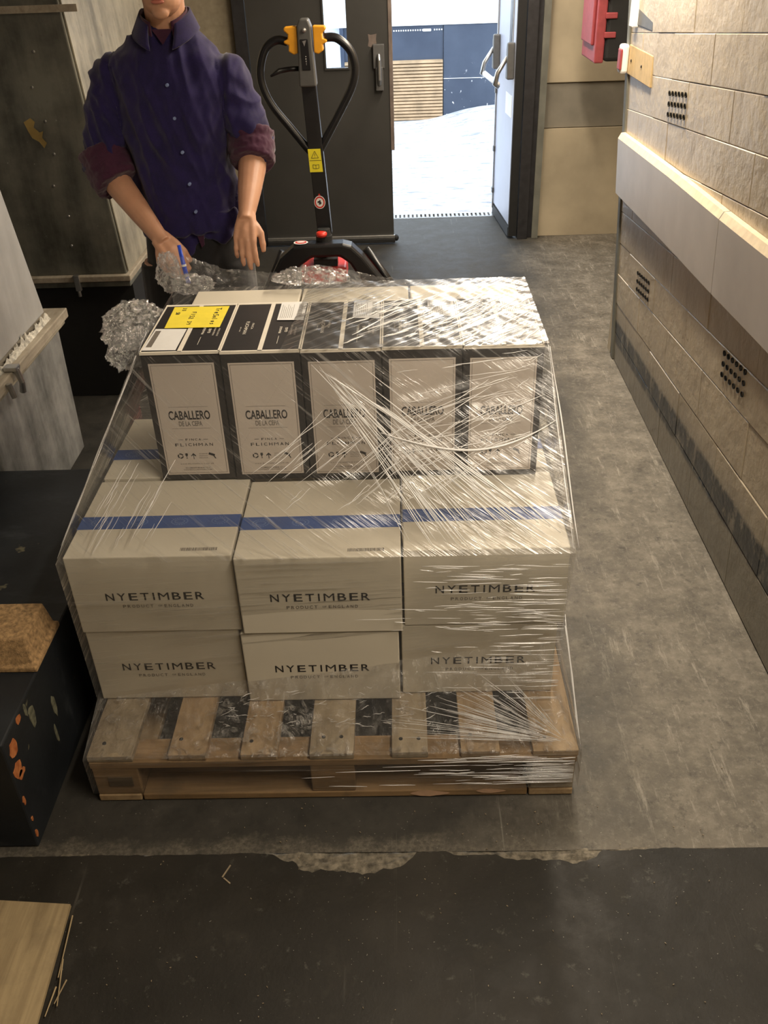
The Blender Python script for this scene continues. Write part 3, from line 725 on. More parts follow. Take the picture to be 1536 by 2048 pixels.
g = G(); g.box(1.087, 1.196, .0, 1.0, .0, .021); g.build('bottom_board', MT['wood'], pa, bevel=.003)
g = G(); g.box(.116, 1.083, .001, .09, .0, .021); g.build('bottom_board', MT['woodx'], pa, bevel=.003)
g = G(); g.box(.116, 1.083, .905, .995, .0, .021); g.build('bottom_board', MT['woodx'], pa, bevel=.003)
g = G(); g.box(.04, .10, -.0005, .003, .055, .085); g.build('branded_mark', plain('scorched_mark', (.10, .07, .04), .8), pa)
for x0, x1, z0, z1 in ((.79, .89, .004, .022), (.955, 1.03, .012, .026)):
    g = G(); n = 12; v = [(x0 + (x1 - x0) * (.5 + .5 * math.cos(2 * PI * i / n)), -.001, (z0 + z1) / 2 + (z1 - z0) / 2 * math.sin(2 * PI * i / n) * (1 + .3 * math.sin(i * 5))) for i in range(n)]
    g.add(v, [tuple(range(n))[::-1]]); g.build('splintered_patch', plain('fresh_split_wood', (.62, .40, .26), .8), pa)
for i, (a, b_) in enumerate(BX):
    for x in ((a + b_) / 2 - .022, (a + b_) / 2 + .022)[: 2 if i in (3, 4) else 1]:
        g = G(); g.tube([(x, .045 + .01 * (i % 2), .158), (x, .045 + .01 * (i % 2), .1608)], .005, 8); g.build('nail_head', MT['black_matt'], pa)

# ================================================================== WHITE WINE CARTONS
def white_carton(x0, x1, y0, y1, z0, z1, label, group, text=True, band=True, barcode=False, lean=0.0):
    t = thing('wine_carton', label, 'carton', ((x0 + x1) / 2, (y0 + y1) / 2, z0), group)
    e = .0012
    g = G(); g.box(x0 + e, x1 - e, y0, y1, z0 + e, z1 - e * .5); g.build('carton_body', MT['carton_white'], t, bevel=.003)
    if text:
        cx = (x0 + x1) / 2 + .0; W = .238
        g = G(); put_text(g, 'NYETIMBER', (cx, y0 - .0007, z1 - .118), (W, 0, 0), (0, 0, .0225), 0, spread=.38)
        g.build('lettering', MT['ink'], t)
        g = G(); put_text(g, 'PRODUCT', (cx - .045, y0 - .0007, z1 - .147), (.074, 0, 0), (0, 0, .009), 0, spread=.5)
        put_text(g, 'OF', (cx + .009, y0 - .0007, z1 - .1465), (.010, 0, 0), (0, 0, .005))
        put_text(g, 'ENGLAND', (cx + .054, y0 - .0007, z1 - .147), (.070, 0, 0), (0, 0, .009), 0, spread=.5)
        g.build('small_lettering', MT['ink_soft'], t)
    if band:
        by = y0 + (.118 if y0 < .3 else .10)
        g = G(); g.box(x0 + .002, x1 - .002, by, by + .055, z1 - .0006, z1 + .0002); g.box(x0 + e - .0006, x0 + e, by, by + .055, z0 + .002, z1); g.box(x1 - e, x1 - e + .0006, by, by + .055, z0 + .002, z1)
        bb_ = g.build('blue_band', MT['blue_band'], t)
        g = G()
        for i in range(4):
            c = Vector((x0 + (x1 - x0) * (i + .5) / 4, by + .0275, z1 + .0006))
            for rr_ in (.016, .010):
                n = 20
                for q in range(n):
                    a0, a1 = 2 * PI * q / n, 2 * PI * (q + .62) / n
                    g.quad(*[c + Vector((k * 1.35 * math.cos(a), k * math.sin(a), 0)) for k, a in ((rr_, a0), (rr_, a1), (rr_ - .0025, a1), (rr_ - .0025, a0))])
        g.build('band_ornament', MT['pale_print'], bb_)
    if barcode:
        g = G(); bx = x1 - .125; r2 = random.Random(int(x0 * 100)); x = bx
        while x < bx + .085:
            w_ = r2.uniform(.0008, .0028); g.quad((x, y0 + .020, z1 + .0003), (x + w_, y0 + .020, z1 + .0003), (x + w_, y0 + .032, z1 + .0003), (x, y0 + .032, z1 + .0003)); x += w_ + r2.uniform(.001, .002)
        g.build('barcode', MT['ink_soft'], t)
    return t
G1 = 'white wine cartons stacked on the pallet'
cols = ['left', 'middle', 'right']
X1 = [(-.013, .386, .192), (.390, .782, .176), (.785, 1.176, .197)]
X0 = [(-.010, .375, .197), (.379, .772, .180), (.776, 1.163, .200)]
for i in range(3):
    a, b_, y0 = X0[i]
    white_carton(a, b_, y0, y0 + .343, .161, .391, 'bottom-layer white wine carton at the front, %s of three, resting on the pallet' % cols[i], G1)
    a, b_, y0 = X1[i]
    white_carton(a, b_, y0, y0 + .345, .392, .622, 'front upper-layer white wine carton, %s of three, with a blue band across its top' % cols[i], G1, barcode=i < 2)
    white_carton(a, b_, .553 + .005 * i, .90 + .005 * i, .161, .391, 'white wine carton hidden behind the bottom-layer front carton, %s column' % cols[i], G1, text=False)
    white_carton(a, b_, .553 + .005 * i, .90 + .005 * i, .392, .622, 'white wine carton under the black-edged cartons, second row, %s column' % cols[i], G1, text=False)
for i, (a, b_) in enumerate(((.215, .514), (.517, .816), (.819, 1.118))):
    white_carton(a, b_, .870, .985, .6235, .980, 'upright plain white carton behind the black-edged cartons, %s of three' % cols[i], 'upright white cartons at the back', text=False, band=False)

# ================================================================== BLACK AND PALE CARTONS
def tall_carton(i):
    W = .1955; x0 = .153 + i * .1972; x1 = x0 + W; y0, y1, z0, z1 = .537 + [0, -.006, -.010, -.006, -.012][i], .862, .623, .985
    lab = ['leftmost black-edged wine carton, with the handwritten yellow label on top',
           'second black-edged wine carton from the left, beside the yellow-labelled one',
           'middle one of the five black-edged wine cartons on top of the load',
           'fourth black-edged wine carton from the left, under bright film glare',
           'rightmost black-edged wine carton on top of the load'][i]
    t = thing('tall_wine_carton', lab, 'carton', ((x0 + x1) / 2, (y0 + y1) / 2, z0), 'five black-edged wine cartons on top')
    g = G(); g.box(x0 + .0006, x1 - .0006, y0, y1, z0, z1 - .001); g.build('carton_body', MT['carton_black'], t, bevel=.002)
    f = y0 - .0006
    bx = .0165
    g = G(); g.quad((x0 + bx, f, z0 + .016), (x1 - bx, f, z0 + .016), (x1 - bx, f, z1 - .030), (x0 + bx, f, z1 - .030)); g.build('front_panel', MT['carton_panel'], t)
    f -= .0005; cx = (x0 + x1) / 2
    # double ruled frame, lettering and handling marks
    g = G()
    xa, xb, za, zb = x0 + bx + .0045, x1 - bx - .0045, z0 + .0205, z1 - .0345
    for q in ((xa, xb, za, za + .0010), (xa, xb, zb - .0010, zb), (xa, xa + .0010, za, zb), (xb - .0010, xb, za, zb)):
        g.quad((q[0], f, q[2]), (q[1], f, q[2]), (q[1], f, q[3]), (q[0], f, q[3]))
    g.build('ruled_frame', MT['ink_soft'], t)
    g = G(); zt = z0 + .190
    put_text(g, 'CABALLERO', (cx, f, zt), (.106, 0, 0), (0, 0, .0255))
    put_text(g, 'FLICHMAN', (cx, f, z0 + .105), (.098, 0, 0), (0, 0, .0085), 0, spread=.5)
    put_text(g, 'FINCA', (cx, f, z0 + .120), (.040, 0, 0), (0, 0, .006), 0, spread=.5)
    for s_ in (-1, 1): g.quad((cx + s_ * .026, f, z0 + .1195), (cx + s_ * .038, f, z0 + .1195), (cx + s_ * .038, f, z0 + .1205), (cx + s_ * .026, f, z0 + .1205))
    # recycling ring, glass, arrow, bottle picture
    for k in range(3):
        for q in range(5):
            a0 = 2 * PI * (k / 3 + q / 18) + .3; a1 = a0 + 2 * PI / 18 * .98; c = Vector((cx - .040, f, z0 + .072))
            g.quad(*[c + Vector((rr_ * math.cos(a), 0, rr_ * math.sin(a))) for rr_, a in ((.0078, a0), (.0078, a1), (.0045, a1), (.0045, a0))])
    g.add([(cx - .024 + x, f, z0 + .072 + z) for x, z in ((-.003, .008), (.003, .008), (.0035, .002), (.001, -.001), (.0005, -.006), (.0025, -.008), (-.0025, -.008), (-.0005, -.006), (-.001, -.001), (-.0035, .002))], [tuple(range(10))])
    g.add([(cx - .006 + x, f, z0 + .070 + z) for x, z in ((-.001, -.008), (.001, -.008), (.001, .004), (.006, .000), (.0065, .003), (0, .010), (-.0065, .003), (-.006, .000), (-.001, .004))], [tuple(range(9))])
    g.obox((cx + .042, f, z0 + .0755), (.0075, 0, -.003), (0, .0001, 0), (.0012, 0, .003)); g.obox((cx + .049, f, z0 + .067), (.0015, 0, 0), (0, .0001, 0), (-.002, 0, .004))
    g.build('lettering', MT['ink'], t)
    g = G()
    put_text(g, 'DE LA CEPA', (cx, f, z0 + .166), (.060, 0, 0), (0, 0, .014))
    for zz, hw in ((z0 + .213, .050), (z0 + .152, .050)): g.quad((cx - hw, f, zz), (cx + hw, f, zz), (cx + hw, f, zz + .0007), (cx - hw, f, zz + .0007))
    for q in range(3): put_text(g, ('STORAGE', 'POSITION', 'RECYCLE')[q], (cx + .020, f, z0 + .0775 - q * .006), (.022, 0, 0), (0, 0, .0026))
    put_text(g, 'WWW.FLICHMAN.COM.AR', (cx, f, z0 + .048), (.088, 0, 0), (0, 0, .0036), 0, spread=.45)
    put_text(g, 'RECOMMENDED MINIMUM AGE 18', (cx, f, z0 + .036), (.064, 0, 0), (0, 0, .0036))
    put_text(g, 'CONTENTS 6 BOTTLES 750 ML', (cx, f, z0 + .030), (.076, 0, 0), (0, 0, .0034))
    if i in (0, 1):
        for q in range(34):  # dashed tear line
            a = Vector((xb - .002, f, zb - .004)); b_ = Vector((xa + .002, f, z0 + .10)); p0 = a.lerp(b_, q / 34); p1 = a.lerp(b_, (q + .5) / 34)
            g.quad(p0, p1, p1 + Vector((.0005, 0, .0003)), p0 + Vector((.0005, 0, .0003)))
    g.build('small_lettering', MT['ink_soft'], t)
    # top: black with white edges and a white centre tape
    zt = z1
    g = G()
    g.box(x0, x1, y0 - .001, y0 + .004, z1 - .007, z1 + .0002); g.box(x0, x0 + .0035, y0, y1, z1 - .003, z1 + .0002); g.box(x1 - .0035, x1, y0, y1, z1 - .003, z1 + .0002); g.box(x0, x1, y1 - .010, y1 + .001, z1 - .003, z1 + .0003)
    g.box(cx - .0055, cx + .0055, y0, y1, z1 - .002, z1 + .0002)
    g.build('white_edging', MT['carton_edge'], t)
    zt = z1 + .0005
    def vt(g, s_, x, y, ln, h, flip=1):  # lettering that runs along the depth of the carton
        put_text(g, s_, (x, y, zt), (0, -ln * flip, 0), (h * flip, 0, 0))
    g = G()
    if i != 0: 
        vt(g, 'FLICHMAN', cx - .052, y0 + .15, .085, .009); vt(g, 'FINCA', cx - .037, y0 + .16, .040, .0055); vt(g, 'EST 1910', cx - .066, y0 + .14, .03, .003)
    L_ = .05 if i in (1, 3, 4) else 0
    vt(g, 'FRAGILE', cx + .038 + .0, y0 + .13, .045, .006, -1); g.quad((cx + .0375, y0 + .04, zt), (cx + .0385, y0 + .04, zt), (cx + .0385, y0 + .09, zt), (cx + .0375, y0 + .09, zt))
    vt(g, 'GLASS', cx + .053, y0 + .13, .030, .007, -1)
    vt(g, 'HANDLE WITH CARE', cx + .066, y0 + .13, .062, .0045, -1); vt(g, 'DO NOT CRUSH', cx + .077, y0 + .12, .05, .0045, -1)
    g.build('top_lettering', MT['carton_edge'], t)
    if i == 0:
        g = G(); g.add([(x0 + .030, .690, zt + .001), (x1 - .022, .688, zt + .001), (x1 - .019, .840, zt + .001), (x0 + .026, .842, zt + .001)], [(0, 1, 2, 3)]); yl_ = g.build('yellow_label', MT['label_yellow'], t)
        g = G()
        # marker strokes: a name, a number and two small scrawls, written along the depth
        def stroke(pts, w_=.0012):
            for a, b_ in zip(pts, pts[1:]):
                a = Vector((a[0], a[1], zt + .0016)); b_ = Vector((b_[0], b_[1], zt + .0016)); d = (b_ - a).normalized(); nn = Vector((-d.y, d.x, 0)) * w_
                g.quad(a - nn, b_ - nn, b_ + nn, a + nn)
        def word(s_, x, y, dy, h, seed):
            r3 = random.Random(seed)
            SH = {'T': [[(0, 1), (1, 1)], [(.5, 1), (.5, 0)]], 'h': [[(0, 1), (0, 0)], [(0, .5), (.6, .5), (.6, 0)]], 'r': [[(0, .6), (0, 0)], [(0, .5), (.5, .6)]], 'e': [[(0, .3), (.6, .3), (.5, .6), (0, .5), (0, .1), (.6, 0)]],
                  'S': [[(.9, .95), (.2, .9), (.1, .6), (.8, .4), (.8, .1), (0, 0)]], 'o': [[(.3, .6), (0, .3), (.3, 0), (.6, .3), (.3, .6)]], 'l': [[(0, 1), (0, 0)]], 's': [[(.6, .6), (.1, .5), (.6, .2), (0, 0)]],
                  'F': [[(0, 0), (0, 1), (.7, 1)], [(0, .5), (.5, .5)]], '1': [[(.3, 1), (.3, 0)]], '5': [[(.7, 1), (.1, 1), (.1, .6), (.7, .4), (.6, 0), (0, 0)]], '2': [[(0, .8), (.4, 1), (.7, .7), (0, 0), (.8, 0)]],
                  '3': [[(0, 1), (.6, .9), (.2, .5), (.6, .3), (0, 0)]], '9': [[(.6, .6), (.1, .7), (.3, 1), (.6, .8), (.5, 0)]], 'R': [[(0, 0), (0, 1), (.6, .8), (0, .5), (.6, 0)]], '0': [[(.3, 1), (0, .5), (.3, 0), (.6, .5), (.3, 1)]]}
            yy = y
            for ch in s_:
                for st in SH.get(ch, []):
                    stroke([(x + h * (1 - q[1]) * -1 + h, yy - dy * q[0] * .8 + r3.uniform(-.0005, .0005)) for q in st])
                yy -= dy
        word('TreSolos', x1 - .052, .826, .0155, .014, 1); word('F152739', x0 + .082, .800, .0135, .011, 2); word('33', x0 + .052, .83, .012, .010, 3); word('S0', x0 + .040, .80, .010, .010, 4)
        g.build('handwriting', MT['ink'], yl_)
        g = G(); g.add([(x0 + .004, y0 + .010, zt + .0006), (x0 + .088, y0 + .008, zt + .0006), (x0 + .090, y0 + .145, zt + .0006), (x0 + .008, y0 + .150, zt + .0006)], [(0, 1, 2, 3)]); lb_ = g.build('white_label', MT['white'], t)
        g = G(); g.quad((x0 + .010, y0 + .03, zt + .0012), (x0 + .024, y0 + .03, zt + .0012), (x0 + .026, y0 + .135, zt + .0012), (x0 + .012, y0 + .135, zt + .0012)); g.build('barcode', MT['ink_soft'], lb_)
    else:
        lx0, lx1, ly0, ly1 = cx + .022, x1 - .006, y1 - .135, y1 - .004
        if i == 4: lx0, lx1, ly0, ly1 = cx + .018, x1 - .012, y1 - .13, y1 - .012
        g = G(); g.add([(lx0, ly0, zt + .0008), (lx1, ly0 - .004, zt + .0008), (lx1, ly1, zt + .0008), (lx0, ly1, zt + .0008)], [(0, 1, 2, 3)]); lb_ = g.build('white_label', MT['white'], t)
        g = G()
        for q in range(16): yy = ly0 + .02 + q * .0062; g.quad((lx1 - .020, yy, zt + .0013), (lx1 - .008, yy, zt + .0013), (lx1 - .008, yy + (.002 if q % 3 else .004), zt + .0013), (lx1 - .020, yy + .002, zt + .0013))
        for q in range(7): xx = lx0 + .006 + q * .005; g.quad((xx, ly0 + .012, zt + .0013), (xx + .0009, ly0 + .012, zt + .0013), (xx + .0009, ly1 - .02 - .01 * (q % 3), zt + .0013), (xx, ly1 - .02 - .01 * (q % 3), zt + .0013))
        g.build('barcode', MT['ink_soft'], lb_)
for i in range(5): tall_carton(i)

# ================================================================== PALLET TRUCK
tk = thing('pallet_truck', 'black hand pallet truck with red chassis and looped handle behind the load', 'pallet truck', (.46, 2.35, 0))
Y = 2.30
def lp(p): return (p[0], Y + (1.55 - p[1]) * -.0, p[1])
g = G()
g.hexa([(.452, Y - .022, .76), (.512, Y - .022, .76), (.512, Y + .022, .76), (.452, Y + .022, .76), (.428, Y - .020, 1.335), (.485, Y - .020, 1.335), (.485, Y + .020, 1.335), (.428, Y + .020, 1.335)])
g.build('tiller_arm', MT['black'], tk, bevel=.004)
g = G()
pr_ = [(.423, 1.327), (.49, 1.327), (.484, 1.45), (.482, 1.53), (.472, 1.556), (.440, 1.556), (.429, 1.535), (.427, 1.45)]
g.prism(pr_, lambda u, v, t: (u, Y + t + .03 * (v - 1.44), v), -.038, .030); g.build('control_head', plain('charcoal_plastic', (.085, .085, .082), .38), tk, bevel=.007, seg=3)
g = G(); g.prism([(.440, 1.385), (.472, 1.385), (.468, 1.49), (.438, 1.49)], lambda u, v, t: (u, Y + t + .03 * (v - 1.44), v), -.0405, -.036); g.build('control_panel', MT['black'], tk, bevel=.002)
g = G(); g.ell((.456, Y - .040, 1.520), (.009, .005, .008), 0, 12, 6)
g.add([(.447, Y - .0425, 1.484), (.462, Y - .0425, 1.487), (.454, Y - .0425, 1.466)], [(0, 1, 2)]); 
for z in (1.432, 1.424, 1.416): g.ell((.456, Y - .042, z), (.0022, .001, .0022), 0, 8, 4)
g.obox((.457, Y - .042, 1.408), (.0012, 0, 0), (0, .001, 0), (0, 0, .005)); g.build('control_buttons', MT['steel'], tk, smooth=False)
for s_, x in ((-1, .427), (1, .487)):
    g = G()
    w1 = .045
    pr_ = [(x, 1.443), (x + s_ * .016, 1.437), (x + s_ * .036, 1.449), (x + s_ * .034, 1.470), (x + s_ * .050, 1.476), (x + s_ * .052, 1.484), (x + s_ * .036, 1.490), (x + s_ * .034, 1.506), (x + s_ * .050, 1.520), (x + s_ * .046, 1.530), (x, 1.532)]
    if s_ < 0: pr_ = pr_[::-1]
    g.prism(pr_, lambda u, v, t: (u, Y + t, v), -.026, .022); g.build('throttle_wing', MT['yellow'], tk, bevel=.005, seg=2)
def smoothp(p, n=5):
    out = []; P_ = [Vector(q) for q in p]
    for i in range(len(P_) - 1):
        p0 = P_[max(i - 1, 0)]; p1 = P_[i]; p2 = P_[i + 1]; p3 = P_[min(i + 2, len(P_) - 1)]
        for k in range(n):
            t = k / n
            out.append(.5 * ((2 * p1) + (p2 - p0) * t + (2 * p0 - 5 * p1 + 4 * p2 - p3) * t * t + (3 * p1 - p0 - 3 * p2 + p3) * t ** 3))
    out.append(P_[-1]); return out
LL = [(.388, 1.480), (.345, 1.486), (.300, 1.456), (.275, 1.387), (.279, 1.326), (.309, 1.259), (.371, 1.179), (.428, 1.106), (.452, 1.078)]
LR = [(.528, 1.490), (.575, 1.486), (.622, 1.444), (.638, 1.385), (.625, 1.324), (.584, 1.251), (.532, 1.168), (.490, 1.102), (.476, 1.080)]
for pth in (LL, LR):
    g = G(); g.tube(smoothp([(a, Y, z) for a, z in pth]), .0155, 14); g.build('handle_loop', MT['black'], tk, smooth=True)
g = G(); g.tube([(.43, Y + .02, 1.386), (.385, Y + .025, 1.384), (.345, Y + .02, 1.379), (.312, Y + .0, 1.364)], [(.010, .006), (.009, .006), (.010, .005), (.004, .003)], 10); g.build('release_lever', MT['black'], tk, smooth=True)
def onarm(z): return Y - .0228
g = G(); g.hexa([(.4395, Y - .0235, 1.012), (.4915, Y - .0235, 1.012), (.4915, Y - .0215, 1.012), (.4395, Y - .0215, 1.012), (.4365, Y - .0235, 1.100), (.4865, Y - .0235, 1.100), (.4865, Y - .0215, 1.100), (.4365, Y - .0215, 1.100)]); wl_ = g.build('warning_label', MT['sticker'], tk)
g = G(); yy = Y - .0242
def ln(a, b_, w_=.0008):
    a = Vector((a[0], yy, a[1])); b_ = Vector((b_[0], yy, b_[1])); d = (b_ - a).normalized(); nn = Vector((-d.z, 0, d.x)) * w_; g.quad(a - nn, b_ - nn, b_ + nn, a + nn)
c = (.463, 1.078)
for a, b_ in (((c[0] - .014, c[1] - .012), (c[0] + .014, c[1] - .012)), ((c[0] + .014, c[1] - .012), (c[0], c[1] + .014)), ((c[0], c[1] + .014), (c[0] - .014, c[1] - .012)), ((c[0], c[1] + .006), (c[0], c[1] - .004)), ((c[0], c[1] - .007), (c[0], c[1] - .009)), ((.441, 1.057), (.488, 1.057))): ln(a, b_)
c = (.465, 1.034)
for a, b_ in (((c[0] - .012, c[1] - .007), (c[0] - .012, c[1] + .007)), ((c[0] + .012, c[1] - .007), (c[0] + .012, c[1] + .007)), ((c[0], c[1] - .008), (c[0], c[1] + .005)), ((c[0] - .012, c[1] - .007), (c[0], c[1] - .009)), ((c[0], c[1] - .009), (c[0] + .012, c[1] - .007)), ((c[0] - .012, c[1] + .007), (c[0], c[1] + .005)), ((c[0], c[1] + .005), (c[0] + .012, c[1] + .007))): ln(a, b_)
g.build('warning_symbols', MT['ink'], wl_)
g = G(); c = Vector((.470, Y - .0232, .893))
def disc(r0, r1, mi, off):
    n = 24
    for i in range(n):
        P4 = []
        for r_, a in ((r0, i), (r0, i + 1), (r1, i + 1), (r1, i)):
            th = 2 * PI * a / n; P4.append(c + Vector((r_ * math.cos(th), -off, r_ * math.sin(th) * 1.15)))
        g.quad(*P4, mi)
disc(.023, .0001, 1, .0); disc(.0205, .0155, 0, .0006)
g.add([c + Vector((-.006, 0, .026)), c + Vector((.006, 0, .026)), c + Vector((0, 0, .036))], [(0, 1, 2)], 0)
g.add([c + Vector((x, -.001, z)) for x, z in ((-.009, .004), (-.002, .006), (0, .010), (.004, .008), (.004, .003), (.008, -.003), (.002, -.009), (-.004, -.008), (-.002, -.002), (-.009, -.001))], [tuple(range(10))], 2)
g.build('prohibition_label', [MT['red'], MT['white'], MT['ink']], tk)
# yoke with two raked legs
def prz(poly, y0, y1): g.prism(poly, lambda u, v, t: (u, t, v), y0, y1)
g = G()
prz([(.40, .745), (.56, .745), (.595, .735), (.640, .690), (.735, .560), (.780, .470), (.700, .470), (.645, .560), (.585, .660), (.545, .690), (.43, .690), (.385, .660), (.335, .600), (.270, .470), (.200, .470), (.235, .585), (.295, .690), (.355, .738)], 2.19, 2.27)
g.build('yoke', MT['black'], tk, bevel=.012, seg=3)
for s_, xa, xb in ((1, .650, .80), (-1, .295, .18)):
    g = G(); g.tube([(xa, 2.30, .69), (xb - .02 * s_, 2.30, .50), (xb + .01 * s_, 2.30, .25)], .016, 10); g.build('guard_rail', MT['black'], tk, smooth=True)
g = G(); g.tube([(.478, 2.262, .700), (.480, 2.262, .765)], .034, 18); g.tube([(.480, 2.262, .765), (.480, 2.262, .79)], [.030, .026], 18); g.build('hub_collar', MT['black_matt'], tk, smooth=False)
g = G(); g.tube([(.472, 2.235, .766), (.472, 2.235, .780)], [.021, .023], 18); g.ell((.472, 2.235, .780), (.022, .022, .008)); g.build('stop_button', MT['red'], tk, smooth=True)
g = G(); n = 24
g.add([(.385 + .030 * math.cos(2 * PI * i / n), 2.225 + .026 * math.sin(2 * PI * i / n), .7465 - .35 * 0) for i in range(n)], [tuple(range(n))], 0)
g.add([(.385 + .024 * math.cos(2 * PI * i / n), 2.225 + .020 * math.sin(2 * PI * i / n), .7475) for i in range(n)], [tuple(range(n))], 1)
g.add([(.385 + .017 * math.cos(2 * PI * i / n), 2.225 + .009 * math.sin(2 * PI * i / n), .7485) for i in range(n)], [tuple(range(n))], 0)
g.build('caution_label', [MT['white'], MT['red']], tk)
g = G(); g.box(.375, .565, 2.235, 2.42, .565, .635); g.box(.395, .545, 2.222, 2.236, .575, .625); g.build('pump_housing', MT['red'], tk, bevel=.010)
g = G(); g.tube([(.48, 2.33, .10), (.48, 2.33, .69)], .045, 18); g.box(.43, .53, 2.25, 2.30, .63, .665); g.build('pump_cylinder', MT['black_matt'], tk)
g = G(); g.box(.205, .745, 2.06, 2.20, .20, .47); g.build('chassis_head', MT['red'], tk, bevel=.015)
for x0 in (.225, .565):
    g = G(); g.box(x0, x0 + .16, 1.60, 2.10, .045, .095); g.build('fork', MT['red'], tk, bevel=.012)
for x in (.44, .52):
    g = G(); g.tube([(x - .022, 2.33, .085), (x + .022, 2.33, .085)], .085, 22); g.build('steer_wheel', MT['black_matt'], tk)

# ================================================================== PERSON
def remeshed(g, name, vox, mat, parent, smooth_it=4, disp=None):
    o = g.build(name + '_tmp', mat)
    md = o.modifiers.new('r', 'REMESH'); md.mode = 'VOXEL'; md.voxel_size = vox
    ms = o.modifiers.new('s', 'SMOOTH'); ms.factor = .5; ms.iterations = smooth_it
    dg = bpy.context.evaluated_depsgraph_get(); dg.update()
    me = bpy.data.meshes.new_from_object(o.evaluated_get(dg)); bpy.data.objects.remove(o)
    me.name = name
    org = Vector(parent['_org'])
    if disp:
        nn = [v.normal.copy() for v in me.vertices]
        for v, n_ in zip(me.vertices, nn): v.co = v.co + n_ * disp(v.co, n_)
    for v in me.vertices: v.co -= org
    me.materials.clear(); me.materials.append(mat)
    for p in me.polygons: p.use_smooth = True
    o = bpy.data.objects.new(name, me); COL.objects.link(o); o.parent = parent; o['_org'] = tuple(org)
    return o
pe = thing('person', 'person in a navy shirt with rolled maroon-lined cuffs, gripping the film behind the load', 'person', (.125, 1.45, 0))
body = G()
# torso, pelvis and neck
TOR = [((.125, 1.45, .90), (.155, .105)), ((.122, 1.45, .98), (.152, .105)), ((.118, 1.45, 1.10), (.130, .095)), ((.115, 1.44, 1.23), (.125, .095)), ((.122, 1.435, 1.36), (.148, .105)), ((.127, 1.43, 1.46), (.165, .10)), ((.128, 1.43, 1.52), (.150, .075)), ((.130, 1.43, 1.56), (.085, .06))]
def rings(g, R_, seg=28, hint=(1, 0, 0)): g.tube([q[0] for q in R_], [q[1] for q in R_], seg, 0, hint=hint)
rings(body, TOR)
body.tube([(.130, 1.435, 1.50), (.137, 1.425, 1.58), (.142, 1.405, 1.70)], [.062, .058, .058], 20)
# head: cranium, face, jaw, chin, nose, ears, brow
body.ell((.147, 1.395, 1.782), (.075, .096, .092)); body.ell((.149, 1.348, 1.735), (.064, .062, .085))
body.ell((.150, 1.345, 1.683), (.053, .052, .040)); body.ell((.151, 1.310, 1.655), (.024, .018, .017)); body.ell((.151, 1.303, 1.690), (.028, .014, .018))
body.tube([(.151, 1.298, 1.765), (.151, 1.286, 1.735), (.151, 1.272, 1.717)], [.008, .011, .015], 12); body.ell((.151, 1.283, 1.712), (.019, .011, .009))
body.ell((.151, 1.305, 1.785), (.050, .014, .010))
for s_ in (-1, 1): body.ell((.148 + s_ * .077, 1.385, 1.745), (.008, .020, .032)); body.ell((.150 + s_ * .037, 1.312, 1.725), (.020, .016, .018))
# legs
for s_ in (-1, 1):
    hx = .122 + s_ * .088
    body.tube([(hx, 1.45, .93), (hx + s_ * .01, 1.44, .72), (hx + s_ * .015, 1.43, .50), (hx + s_ * .018, 1.46, .28), (hx + s_ * .02, 1.47, .08)], [.088, .078, .056, .052, .038], 18)
    body.tube([(hx + s_ * .02, 1.50, .045), (hx + s_ * .03, 1.40, .040), (hx + s_ * .035, 1.32, .03)], [.036, .036, .028], 14)
